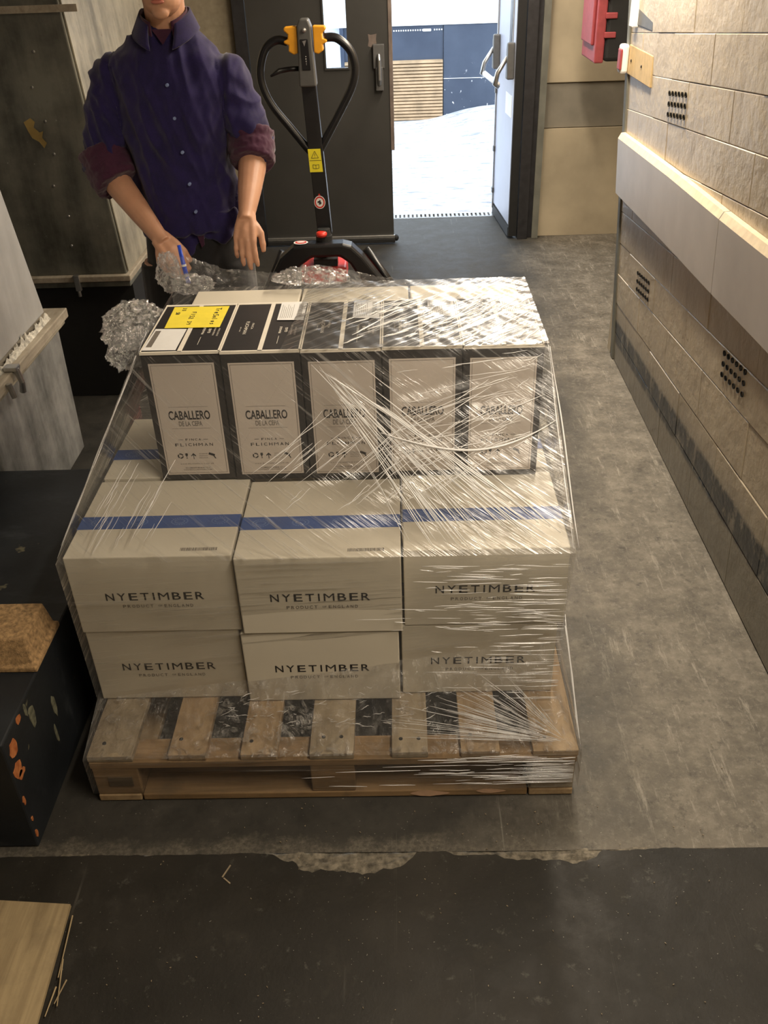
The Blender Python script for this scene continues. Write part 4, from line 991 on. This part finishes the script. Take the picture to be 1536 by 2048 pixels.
# arms; the person's right arm is on the left of the picture
ARM_R = dict(sh=(-.040, 1.43, 1.478), el=(-.110, 1.405, 1.235), wr=(.062, 1.255, 1.055))
ARM_L = dict(sh=(.296, 1.43, 1.478), el=(.352, 1.415, 1.268), wr=(.340, 1.215, 1.125))
for A in (ARM_R, ARM_L):
    sh, el, wr = map(Vector, (A['sh'], A['el'], A['wr']))
    body.tube([sh, sh.lerp(el, .5), el], [.052, .045, .040], 16)
    body.tube([el, el.lerp(wr, .25), el.lerp(wr, .6), wr, wr + (wr - el).normalized() * .02], [.040, .043, .036, (.027, .024), (.028, .022)], 16)
def hand(g, wr, d, n, sgn, curl, spread, thumb_curl=.4, sc=1.0):
    """d along the fingers, n out of the back of the hand, sgn side of the thumb"""
    wr, d, n = Vector(wr), Vector(d).normalized(), Vector(n); n = (n - d * n.dot(d)).normalized(); s = d.cross(n) * sgn
    off = [.030, .010, -.010, -.029]; ml = [.088, .092, .087, .078]
    ph = [(.040, .025, .020), (.045, .028, .021), (.041, .026, .020), (.032, .020, .018)]
    rad = [.0098, .0100, .0095, .0085]
    for k in range(4):
        o = off[k] * sc; kn = wr + d * ml[k] * sc + s * o
        g.tube([wr + s * o * .55 - d * .005, (wr + s * o * .8 + d * ml[k] * .5 * sc) + n * .002, kn], [.0145 * sc, .0145 * sc, (rad[k] + .0022) * sc], 12)
        ang = 0; dd = (d + s * spread * (1.5 - k) / 1.5).normalized(); p = kn; path = [kn - dd * .008, kn]; rr_ = [rad[k] * sc, (rad[k] + .001) * sc]
        for j in range(3):
            ang += curl[j] * (1 + .06 * k)
            e = dd * math.cos(ang) - n * math.sin(ang); mid = p + e * ph[k][j] * sc * .5; p = p + e * ph[k][j] * sc
            path += [mid, p]; rr_ += [(rad[k] - .0006 - .0006 * j) * sc, (rad[k] + .0002 - .0007 * j) * sc]
        rr_[-1] = rr_[-1] * .72
        g.tube(path, rr_, 12)
    g.tube([wr + d * .01, wr + d * .05, wr + d * .075], [.016 * sc, .019 * sc, .012], 12)
    a = wr + d * .018 + s * .018 - n * .004; t1 = (d * .72 + s * .62 - n * .25).normalized(); b_ = a + t1 * .045 * sc
    t2 = (d * (1 - thumb_curl * .3) + s * (.3 - thumb_curl * .6) - n * .35).normalized(); c_ = b_ + t2 * .034 * sc; e_ = c_ + (t2 - s * thumb_curl * .3 - n * .1).normalized() * .026 * sc
    g.tube([a, a.lerp(b_, .5), b_, b_.lerp(c_, .5), c_, e_], [.015 * sc, .0155 * sc, .0125 * sc, .0110 * sc, .0112 * sc, .0075 * sc], 12)
hand(body, ARM_R['wr'], (.62, -.35, -.62), (.25, -.75, .62), 1, (.75, .85, .5), .10, .6)
hand(body, ARM_L['wr'], (-.06, -.55, -.62), (-.08, -.72, .66), -1, (.50, .30, .18), .12, .2, .90)
remeshed(body, 'body', .0034, MT['skin'], pe, 3)
# facial features
g = G(); g.ell((.151, 1.2895, 1.6915), (.023, .006, .0045), 0, 16, 8); g.ell((.151, 1.2885, 1.6825), (.019, .0065, .0055), 0, 16, 8); g.build('lips', MT['lips'], pe, smooth=True)
for s_ in (-1, 1):
    g = G(); g.ell((.151 + s_ * .031, 1.302, 1.762), (.014, .010, .008), 0, 14, 8); g.ell((.151 + s_ * .031, 1.2945, 1.760), (.005, .004, .005), 1, 10, 6); g.build('eye', [MT['eye'], MT['hair']], pe, smooth=True)
    g = G(); g.tube([(.151 + s_ * .012, 1.293, 1.785), (.151 + s_ * .032, 1.290, 1.791), (.151 + s_ * .052, 1.300, 1.784)], [.003, .004, .002], 8); g.build('eyebrow', MT['hair'], pe, smooth=True)
g = G()
def hr(a, b_):
    th = 2 * PI * a; ph = b_ * (.50 * PI if math.sin(th) > -.2 else .34 * PI); ph = b_ * PI * (.44 - .12 * max(0, -math.sin(th)) + .16 * max(0, math.sin(th)))
    k = 1 + .05 * noise.noise(Vector((math.cos(th) * 6, math.sin(th) * 6, b_ * 9)))
    return (.147 + .084 * k * math.sin(ph) * math.cos(th), 1.400 + .104 * k * math.sin(ph) * math.sin(th), 1.785 + .100 * k * math.cos(ph))
g.grid(hr, 40, 14); o = g.build('hair', MT['hair'], pe, smooth=True); md = o.modifiers.new('t', 'SOLIDIFY'); md.thickness = .012; md.offset = -1
# shirt
sh = G()
ST = [((.135, 1.435, 1.035), (.165, .128)), ((.130, 1.44, 1.09), (.163, .127)), ((.122, 1.44, 1.18), (.154, .122)), ((.118, 1.435, 1.25), (.152, .120)), ((.122, 1.43, 1.36), (.168, .126)), ((.127, 1.425, 1.45), (.183, .122)), ((.128, 1.425, 1.50), (.186, .106)), ((.129, 1.425, 1.535), (.165, .092)), ((.130, 1.43, 1.565), (.128, .080)), ((.131, 1.430, 1.592), (.094, .072)), ((.133, 1.43, 1.612), (.070, .064))]
rings(sh, ST, 36)
# shirt tails at the front
sh.tube([(.10, 1.345, 1.10), (.115, 1.343, 1.03), (.150, 1.340, 1.000)], [(.11, .022), (.085, .016), (.035, .010)], 20, hint=(1, 0, 0))
sh.tube([(.215, 1.350, 1.10), (.225, 1.350, 1.045), (.215, 1.347, 1.015)], [(.075, .02), (.055, .014), (.030, .010)], 18, hint=(1, 0, 0))
def sleeve(A, r0, r1, k):
    s0, el, wr = map(Vector, (A['sh'], A['el'], A['wr']))
    c0 = Vector((.128, 1.43, s0.z - .01)); e2 = el.lerp(wr, k)
    sgn = -1 if s0.x < .128 else 1
    sh.ell(s0 + Vector((0, 0, -.004)), (r0 * 1.02, r0 * 1.02, r0 * 1.0), 0, 22, 14)
    sh.tube([c0.lerp(s0, .3), s0 + Vector((-sgn * .012, 0, -.006)), s0 + (el - s0) * .12 , s0.lerp(el, .40), s0.lerp(el, .75), el + (el - s0).normalized() * .012, e2], [r0 * .9, r0 * .97, r0 * 1.0, r0 * 1.02, r1 * 1.08, r1 * 1.06, r1], 22)
sleeve(ARM_R, .066, .058, .04); sleeve(ARM_L, .062, .053, .03)
def folds(p, n_):
    q = p
    a = noise.noise(Vector((q.x * 26 + q.z * 6, q.y * 9, q.z * 4.5)))
    b_ = noise.noise(Vector((q.x * 14, q.y * 14, q.z * 20 + q.x * 12)))
    c_ = noise.noise(Vector((q.x * 50 - q.z * 25, q.y * 20, q.z * 16)))
    out = .011 * (1 - 2.2 * abs(a)) * .8 + .006 * b_ + .003 * c_
    ax = abs(q.x - .128)
    if ax > .15: out += .006 * (1 - 2.4 * abs(noise.noise(Vector((q.z * 24 + q.x * 14, q.y * 8, q.x * 5)))))
    # button placket ridge
    if n_.y < -.5 and abs(q.x - plx(q.z)) < .016: out = out * .5 + .0028
    return out
def plx(z): return .139 + (1.50 - z) * .085
shirt_ = remeshed(sh, 'shirt', .0048, MT['shirt'], pe, 5, folds)
# rolled cuffs
for A, r_, k0, k1 in ((ARM_R, .075, -.05, .24), (ARM_L, .068, -.06, .19)):
    g = G(); el, wr = Vector(A['el']), Vector(A['wr'])
    n = 9; path = [el.lerp(wr, k0 + (k1 - k0) * i / (n - 1)) + (Vector(A['sh']) - el).normalized() * (.042 * (1 - i / (n - 1)) ** 1.5) for i in range(n)]
    g.tube(path, [r_ * (1.10 + .03 * math.sin(i * 2.2) - .014 * i) for i in range(n)], 28)
    remeshed(g, 'rolled_cuff', .004, MT['lining'], pe, 3, lambda p, n_: .0035 * noise.noise(Vector((p.x * 30, p.y * 30, p.z * 60))) + .002 * noise.noise(Vector((p.x * 90, p.y * 90, p.z * 90))))
# collar: maroon band inside, navy leaves outside
g = G()
def colr(a, b_, r0, r1, z0, z1, op):
    th = -PI / 2 + op + (2 * PI - 2 * op) * a; dz = -.030 * (1 - min(1, min(a, 1 - a) * 4))
    r_ = r0 + (r1 - r0) * b_
    return (.137 + r_ * math.cos(th), 1.418 + r_ * 1.0 * math.sin(th) - .012 * b_, z0 + (z1 - z0) * b_ + dz)
g.grid(lambda a, b_: colr(a, b_, .072, .067, 1.602, 1.660, .46), 40, 4); o = g.build('collar_lining', MT['lining'], pe, smooth=True); md = o.modifiers.new('t', 'SOLIDIFY'); md.thickness = .003
g = G()
def leafc(a, b_):
    pnt = 1 - min(1, min(a, 1 - a) * 6)
    p = colr(a, b_, .069, .094 + .010 * pnt, 1.658, 1.606 - .014 * pnt, .56 - .26 * b_); return (p[0], p[1], p[2])
g.grid(leafc, 48, 6); o = g.build('collar', MT['shirt'], pe, smooth=True); md = o.modifiers.new('t', 'SOLIDIFY'); md.thickness = .004
g = G(); g.add([(.108, 1.352, 1.612), (.168, 1.352, 1.612), (.139, 1.332, 1.575)], [(0, 2, 1)]); g.build('open_neck', MT['lining'], pe)
for z in (1.475, 1.387, 1.293, 1.202, 1.12):
    g = G(); zz = z; yb = 1.43 - .126; x = plx(zz)
    g.tube([(x, yb + .006, zz - .0), (x, yb - .006, zz)], .0046, 12); g.tube([(x, yb - .0055, zz), (x, yb - .0070, zz)], [.0046, .003], 12); g.build('button', MT['button'], shirt_)
g = G(); g.add([(.158, 1.322, 1.055), (.182, 1.322, 1.060), (.180, 1.322, 1.012), (.170, 1.322, 1.004)], [(0, 3, 2, 1)]); o = g.build('tail_lining', MT['lining'], pe); md = o.modifiers.new('t', 'SOLIDIFY'); md.thickness = .002
# chest pocket outline
g = G(); g.box(.205, .270, 1.312, 1.325, 1.33, 1.40)
# trousers
tg = G(); rings(tg, [((.126, 1.45, .86), (.170, .125)), ((.126, 1.45, .95), (.170, .122)), ((.122, 1.45, 1.06), (.152, .112))], 28)
for s_ in (-1, 1):
    hx = .122 + s_ * .088
    tg.tube([(hx, 1.45, .92), (hx + s_ * .012, 1.435, .70), (hx + s_ * .015, 1.425, .50), (hx + s_ * .018, 1.45, .28), (hx + s_ * .02, 1.46, .085)], [.100, .092, .075, .066, .062], 20)
remeshed(tg, 'trousers', .007, MT['trousers'], pe, 4, lambda p, n_: .004 * noise.noise(Vector((p.x * 20, p.y * 20, p.z * 10))))
for s_ in (-1, 1):
    hx = .122 + s_ * .118
    g = G(); g.tube([(hx, 1.535, .045), (hx, 1.46, .05), (hx + s_ * .01, 1.37, .042), (hx + s_ * .015, 1.285, .030)], [(.045, .036), (.050, .042), (.046, .048), (.026, .034)], 18, hint=(0, 0, 1)); remeshed(g, 'shoe', .005, MT['shoe'], pe, 3)
pk = thing('film_knife', 'blue safety knife held in the fist of the person', 'knife', (.15, 1.16, .97))
g = G(); g.tube([(.137, 1.165, 1.060), (.146, 1.150, 1.0), (.156, 1.140, .945)], [(.0055, .004), (.007, .005), (.007, .005)], 12); g.build('knife_body', MT['pen'], pk, smooth=True)
g = G(); g.tube([(.1455, 1.1525, 1.006), (.1463, 1.1520, 1.000)], .0078, 12); g.build('white_ring', MT['white'], pk)
g = G(); g.tube([(.150, 1.135, .945), (.185, 1.14, .938), (.200, 1.15, .928)], [(.010, .016), (.010, .018), (.006, .010)], 12); g.build('black_guard', MT['black'], pk, smooth=True)

# ================================================================== STRETCH FILM
fm = thing('stretch_film', 'clear glossy stretch film wrapped around the cartons and pallet', 'plastic film', (.6, .5, .16))
FH = film_mat('film_level_pleats', 0.0, 1.5, 75, .56, .05, .08, .45)
FS = film_mat('film_sloping_pleats', .62, 1.6, 80, .56, .035, .09, .62, seed=3.1)
FT = film_mat('film_top_pleats', -.75, 2.0, 70, .52, .045, .24, .9, seed=1.7, rough=.26, bst=.35)
FC = film_mat('film_crumpled', 0, dens=.52, haze=.06, gloss=.12, streak=.6, crinkle=True)
FW = film_mat('film_wad', 0, dens=.50, haze=.045, gloss=.16, streak=1.5, crinkle=True, seed=5, rough=.14, bst=.6)
def ringP(x0, x1, y0, y1, z): return [Vector((x0, y0, z[0])), Vector((x1, y0, z[1])), Vector((x1, y1, z[2])), Vector((x0, y1, z[3]))]
L0 = ringP(-.005, 1.206, -.006, 1.006, [.035] * 4)
L1 = ringP(-.006, 1.206, -.007, 1.006, [.158, .163, .163, .163])
L2 = ringP(-.020, 1.168, .186, .990, [.172, .350, .20, .20]); L2[2].y = L2[3].y = 1.0
L3 = ringP(-.020, 1.182, .168, 1.0, [.622, .624, .624, .624])
L4 = ringP(.146, 1.146, .514, 1.0, [.984, .986, .984, .984])
def side(g, A, B, a, b_, n, m_, amp, freq, uo=0, sag=0.0, ruf=1.0):
    A0, A1, B0, B1 = A[a], A[b_], B[a], B[b_]
    nr = (A1 - A0).cross(B0 - A0).normalized()
    Lx = (A1 - A0).length; Ly = (B0 - A0).length
    def fn(u, v):
        p = A0.lerp(A1, u).lerp(B0.lerp(B1, u), v)
        e = math.sin(PI * u) ** .25 * math.sin(PI * min(1, max(0, v))) ** .35 if 0 < u < 1 and 0 < v < 1 else 0
        d = amp * noise.noise(Vector((u * Lx * freq[0] + uo, v * Ly * freq[1], uo * 3))) * e
        return p + nr * (d + .0015 * 0) - nr * (sag * math.sin(PI * u) * math.sin(PI * v))
    g.grid(fn, n, m_, 0, lambda u, v: (u * Lx + uo, v * Ly))
for nm, A, B, mt, amp, fq, sides in (('film_skirt', L0, L1, FH, .004, (3, 30), (0, 1, 2, 3)), ('film_foot', L1, L2, FC, .010, (18, 18), (0,)), ('film_foot', L1, L2, FH, .006, (10, 18), (1, 2, 3)),
                              ('film_band', L2, L3, FH, .003, (3, 40), (0, 1, 2, 3)), ('film_tent', L3, L4, FS, .009, (7, 22), (0,)), ('film_tent', L3, L4, FS, .012, (7, 16), (1, 2, 3))):
    g = G()
    for s_ in sides: side(g, A, B, s_, (s_ + 1) % 4, 90, 40, amp, fq, uo=s_ * 2.3)
    g.build(nm, mt, fm, smooth=True)
# top sheet over the right-hand cartons
g = G()
g.grid(lambda u, v: (.60 + .546 * u - .06 * v * (1 - u) - .10 * (1 - v) * (1 - u), .515 + .485 * v, .9885 + .0035 * noise.noise(Vector((u * 22 + v * 12, v * 9, 4))) + .003), 90, 60, 0, lambda u, v: (u * .65, v * .48))
g.build('film_top_sheet', FT, fm, smooth=True)
# sheet pulled up behind the cartons towards the hand
def flapz(u):  # top edge height along x
    pts = [(.0, 1.055), (.10, 1.050), (.2, 1.025), (.45, 1.016), (.62, 1.042), (.72, 1.030), (.85, 1.010), (1.0, .992)]
    for a, b_ in zip(pts, pts[1:]):
        if a[0] <= u <= b_[0]: return a[1] + (b_[1] - a[1]) * (u - a[0]) / (b_[0] - a[0])
    return .99
g = G()
def flap(u, v):
    x = .135 + .68 * u; zt = flapz(u) + .006 * noise.noise(Vector((u * 60, 0, 2)))
    return (x + .01 * noise.noise(Vector((u * 20, v * 8, 1))), .992 + .03 * v * (1 - u) ** 2 * 3 + .010 * noise.noise(Vector((u * 14, v * 7, 9))), .93 + (zt - .93) * v)
g.grid(flap, 110, 24, 0, lambda u, v: (u * .7, v * .12)); g.build('film_flap', FC, fm, smooth=True)
# frilled torn edge in the middle of the flap
g = G()
def frill(u, v):
    th = u * 2 * PI; r_ = .020 * (1 + .6 * noise.noise(Vector((math.cos(th) * 3, math.sin(th) * 3, v * 12)))) * (math.sin(PI * v) ** .5 + .15)
    return (.43 + .22 * v + .008 * noise.noise(Vector((v * 40, u * 9, 0))), .985 + r_ * math.cos(th), 1.018 - .02 * abs(v - .35) + r_ * math.sin(th))
g.grid(frill, 40, 60, 0, lambda u, v: (u * .12, v * .22)); g.build('film_frill', FW, fm, smooth=True)
# crumpled wads
def wad(c, r_, seed, nm='film_wad'):
    bm = bmesh.new(); bmesh.ops.create_icosphere(bm, subdivisions=5, radius=1.0)
    g = G(); g.uv = []
    for v in bm.verts:
        q = v.co.copy(); k = 1 + .20 * noise.noise(q * 1.6 + Vector((seed, 0, 0))) + .30 * (abs(noise.noise(q * 3.4 + Vector((0, seed, 0)))) - .25) + .22 * (abs(noise.noise(q * 8 + Vector((0, 0, seed)))) - .2) + .06 * noise.noise(q * 20)
        g.v.append((c[0] + r_[0] * q.x * k, c[1] + r_[1] * q.y * k, c[2] + r_[2] * q.z * k)); g.uv.append(((math.atan2(q.y, q.x) / 6.28 + .5) * .5, (q.z + 1) * .12))
    bm.verts.index_update()
    for f_ in bm.faces: g.f.append(tuple(v.index for v in f_.verts)); g.mi.append(0)
    bm.free(); g.build(nm, FW, fm, smooth=False)
wad((.065, .80, .955), (.075, .10, .055), 1); wad((.095, .66, .945), (.050, .09, .040), 4)
wad((.110, 1.10, 1.00), (.035, .045, .055), 8)
wad((.195, 1.03, .985), (.060, .035, .028), 9)
# ---- pleat strands: folds of film drawn into cords, glints put in as near-white colour
def tentp(x, s, off=.004):
    return Vector((x, .168 + (.514 - .168) * s - off * .72, .624 + (.986 - .624) * s + off * .69))
STR, ntS, bS = new('film_cord')
bS.inputs['Base Color'].default_value = (.95, .95, .95, 1); bS.inputs['Roughness'].default_value = .28; bS.inputs['Alpha'].default_value = .88
bS.inputs['Specular IOR Level'].default_value = .9; bS.inputs['Coat Weight'].default_value = .6; bS.inputs['Coat Roughness'].default_value = .08
g = G(); rs = random.Random(21)
def cord(p0, p1, r_, wob=.004, n=10, flat=.35):
    ph = rs.uniform(0, 99); pts = []
    for i in range(n + 1):
        t = i / n; p = p0(t) if callable(p0) else p0.lerp(p1, t)
        pts.append(p + Vector((noise.noise(Vector((t * 3, ph, 0))), 0, noise.noise(Vector((t * 3, ph, 5)))))* wob)
    g.tube(pts, [(r_ * (.25 + .75 * math.sin(PI * (i + .3) / (n + .6))) * flat, r_ * (.25 + .75 * math.sin(PI * (i + .3) / (n + .6)))) for i in range(n + 1)], 5, hint=(0, -.7, .7))
# broad swath falling from the top of the middle cartons to the right front corner
for i in range(120):
    k = rs.random() ** .75; e = (.80 + .36 * k, .02 + .13 * k * k * rs.random() + .01); o_ = (.56 + .03 * rs.random(), .955)
    if rs.random() < .35: o_ = (o_[0] + .12 * k, o_[1] - .10 * rs.random())
    t0 = rs.uniform(0, .75); t1 = min(1, t0 + rs.uniform(.12, .55))
    A = (o_[0] + (e[0] - o_[0]) * t0, o_[1] + (e[1] - o_[1]) * t0); B = (o_[0] + (e[0] - o_[0]) * t1, o_[1] + (e[1] - o_[1]) * t1)
    cord(lambda t, A=A, B=B: tentp(A[0] + (B[0] - A[0]) * t, A[1] + (B[1] - A[1]) * t), None, rs.uniform(.0005, .0018) * (1.25 if k > .8 else .8), .0018)
for i in range(32):  # second family: from the low left up to the right
    x0, s0 = rs.uniform(.42, .75), rs.uniform(.22, .50); L_ = rs.uniform(.04, .20); an = rs.uniform(.55, .85)
    cord(lambda t, x0=x0, s0=s0, L_=L_, an=an: tentp(x0 + L_ * math.cos(an) * t, s0 + L_ * 2.0 * math.sin(an) * t), None, rs.uniform(.0004, .0010))
for i in range(85):  # fan below the top right corner
    an = rs.uniform(.10, .75); x1, s1 = 1.12 + rs.uniform(-.03, .02), rs.uniform(.55, .98); d0, L_ = rs.uniform(.0, .28), rs.uniform(.03, .16)
    cord(lambda t, x1=x1, s1=s1, d0=d0, L_=L_, an=an: tentp(x1 - (d0 + L_ * t) * math.cos(an), s1 - (d0 + L_ * t) * 1.6 * math.sin(an)), None, rs.uniform(.0004, .0012), .002)
for i in range(26):  # left shoulder of the tent
    x0 = rs.uniform(.05, .20); s0 = rs.uniform(.03, .30); L_ = rs.uniform(.03, .12)
    cord(lambda t, x0=x0, s0=s0, L_=L_: tentp(x0 + L_ * .6 * t, s0 + L_ * 2.2 * t), None, rs.uniform(.0004, .0011))
g.build('film_cords', STR, fm, smooth=True, kind='stuff')
g = G()
for i in range(150):  # level pleats on the right of the front cartons
    z = rs.uniform(.40, .60) if i % 3 else rs.uniform(.17, .40); L_ = rs.uniform(.02, .14); x = min(1.17 - L_, rs.gauss(1.02, .13)); x = max(.55, x)
    p = Vector((x, .164 + rs.uniform(-.001, .003), z)); cord(p, p + Vector((L_, 0, rs.uniform(-.006, .004))), rs.uniform(.0004, .0013), .0012, 6)
for i in range(75):  # on the pallet's front
    z = rs.uniform(.045, .155); L_ = rs.uniform(.03, .22); x = max(.5, min(1.19 - L_, rs.gauss(1.02, .18)))
    p = Vector((x, -.009, z)); cord(p, p + Vector((L_, 0, rs.uniform(-.004, .004))), rs.uniform(.0004, .0012), .001, 6)
cnr = Vector((1.175, .015, .168))
for i in range(120):  # fan gathered at the pallet's right front corner
    an = rs.uniform(.05, 1.25); e = Vector((1.175 - .50 * math.cos(an), .02 + .30 * math.sin(an), .166 + (.20 * math.sin(an)) * sm(.5, 1.2, an) ))
    e.y = min(e.y, .175); e.z = .168 + .19 * sm(0, 1, (e.y - .02) / .16) * sm(.72, 1.12, e.x)
    t0 = rs.uniform(.03, .5); t1 = min(1, t0 + rs.uniform(.1, .5)); cord(cnr.lerp(e, t0) + Vector((0, 0, .004)), cnr.lerp(e, t1) + Vector((0, 0, .004)), rs.uniform(.0004, .0012), .002, 7)
for i in range(80):  # crinkles along the board fronts
    x = rs.uniform(.30, .95); y = rs.uniform(.08, .17); a = rs.uniform(-.8, .8); L_ = rs.uniform(.008, .04)
    p = Vector((x, y, .168 + .06 * rs.random() * (y > .13))); cord(p, p + Vector((L_ * math.cos(a), L_ * math.sin(a) * .6, L_ * .3 * rs.random())), rs.uniform(.0004, .0010), .004, 5)
g.build('film_cords', STR, fm, smooth=True, kind='stuff')
g = G()
for i in range(90):  # white streaks on the top sheet, lamp glare put into their colour
    x = rs.uniform(.64, 1.10); y = rs.uniform(.53, .80); L_ = rs.uniform(.03, .16); a = rs.uniform(.55, .95)
    e = Vector((min(1.14, x + L_ * math.cos(a)), min(.98, y + L_ * math.sin(a)), .9955)); cord(Vector((x, y, .9955)), e, rs.uniform(.0006, .0026), .002, 6, flat=.5)
g.build('film_cords', STR, fm, smooth=True, kind='stuff')
g = G()
cord(lambda t: tentp(.74 + .41 * t, .585 - .11 * math.sin(PI * t * .82) + .10 * t ** 3, .008), None, .0030, .002, 20, flat=.6)
g.build('film_rope', STR, fm, smooth=True)
g = G(); 
for sx, x0, x1 in ((1, 1.148, 1.184), (1, 1.150, 1.190), (1, 1.144, 1.178)):
    g = G(); y_ = rs.uniform(.0, .05); cord(Vector((x0, .52 + y_, .98)), Vector((x1, .17 + y_, .63)), .0022, .004, 12); g.build('film_edge_fold', STR, fm, smooth=True)
for k in range(3):
    g = G(); cord(Vector((1.176 + .003 * k, .18 + .02 * k, .40)), Vector((1.204, .0 + .02 * k, .165)), .0020, .003, 10); g.build('film_edge_fold', STR, fm, smooth=True)
for k in range(4):
    g = G(); cord(Vector((.148 - .004 * k, .53 + .05 * k, .98)), Vector((-.018 - .004 * k, .18 + .05 * k, .63)), .0016, .006, 12); g.build('film_edge_fold', STR, fm, smooth=True)

for o in bpy.data.objects:
    if '_org' in o: del o['_org']
bpy.context.view_layer.update()
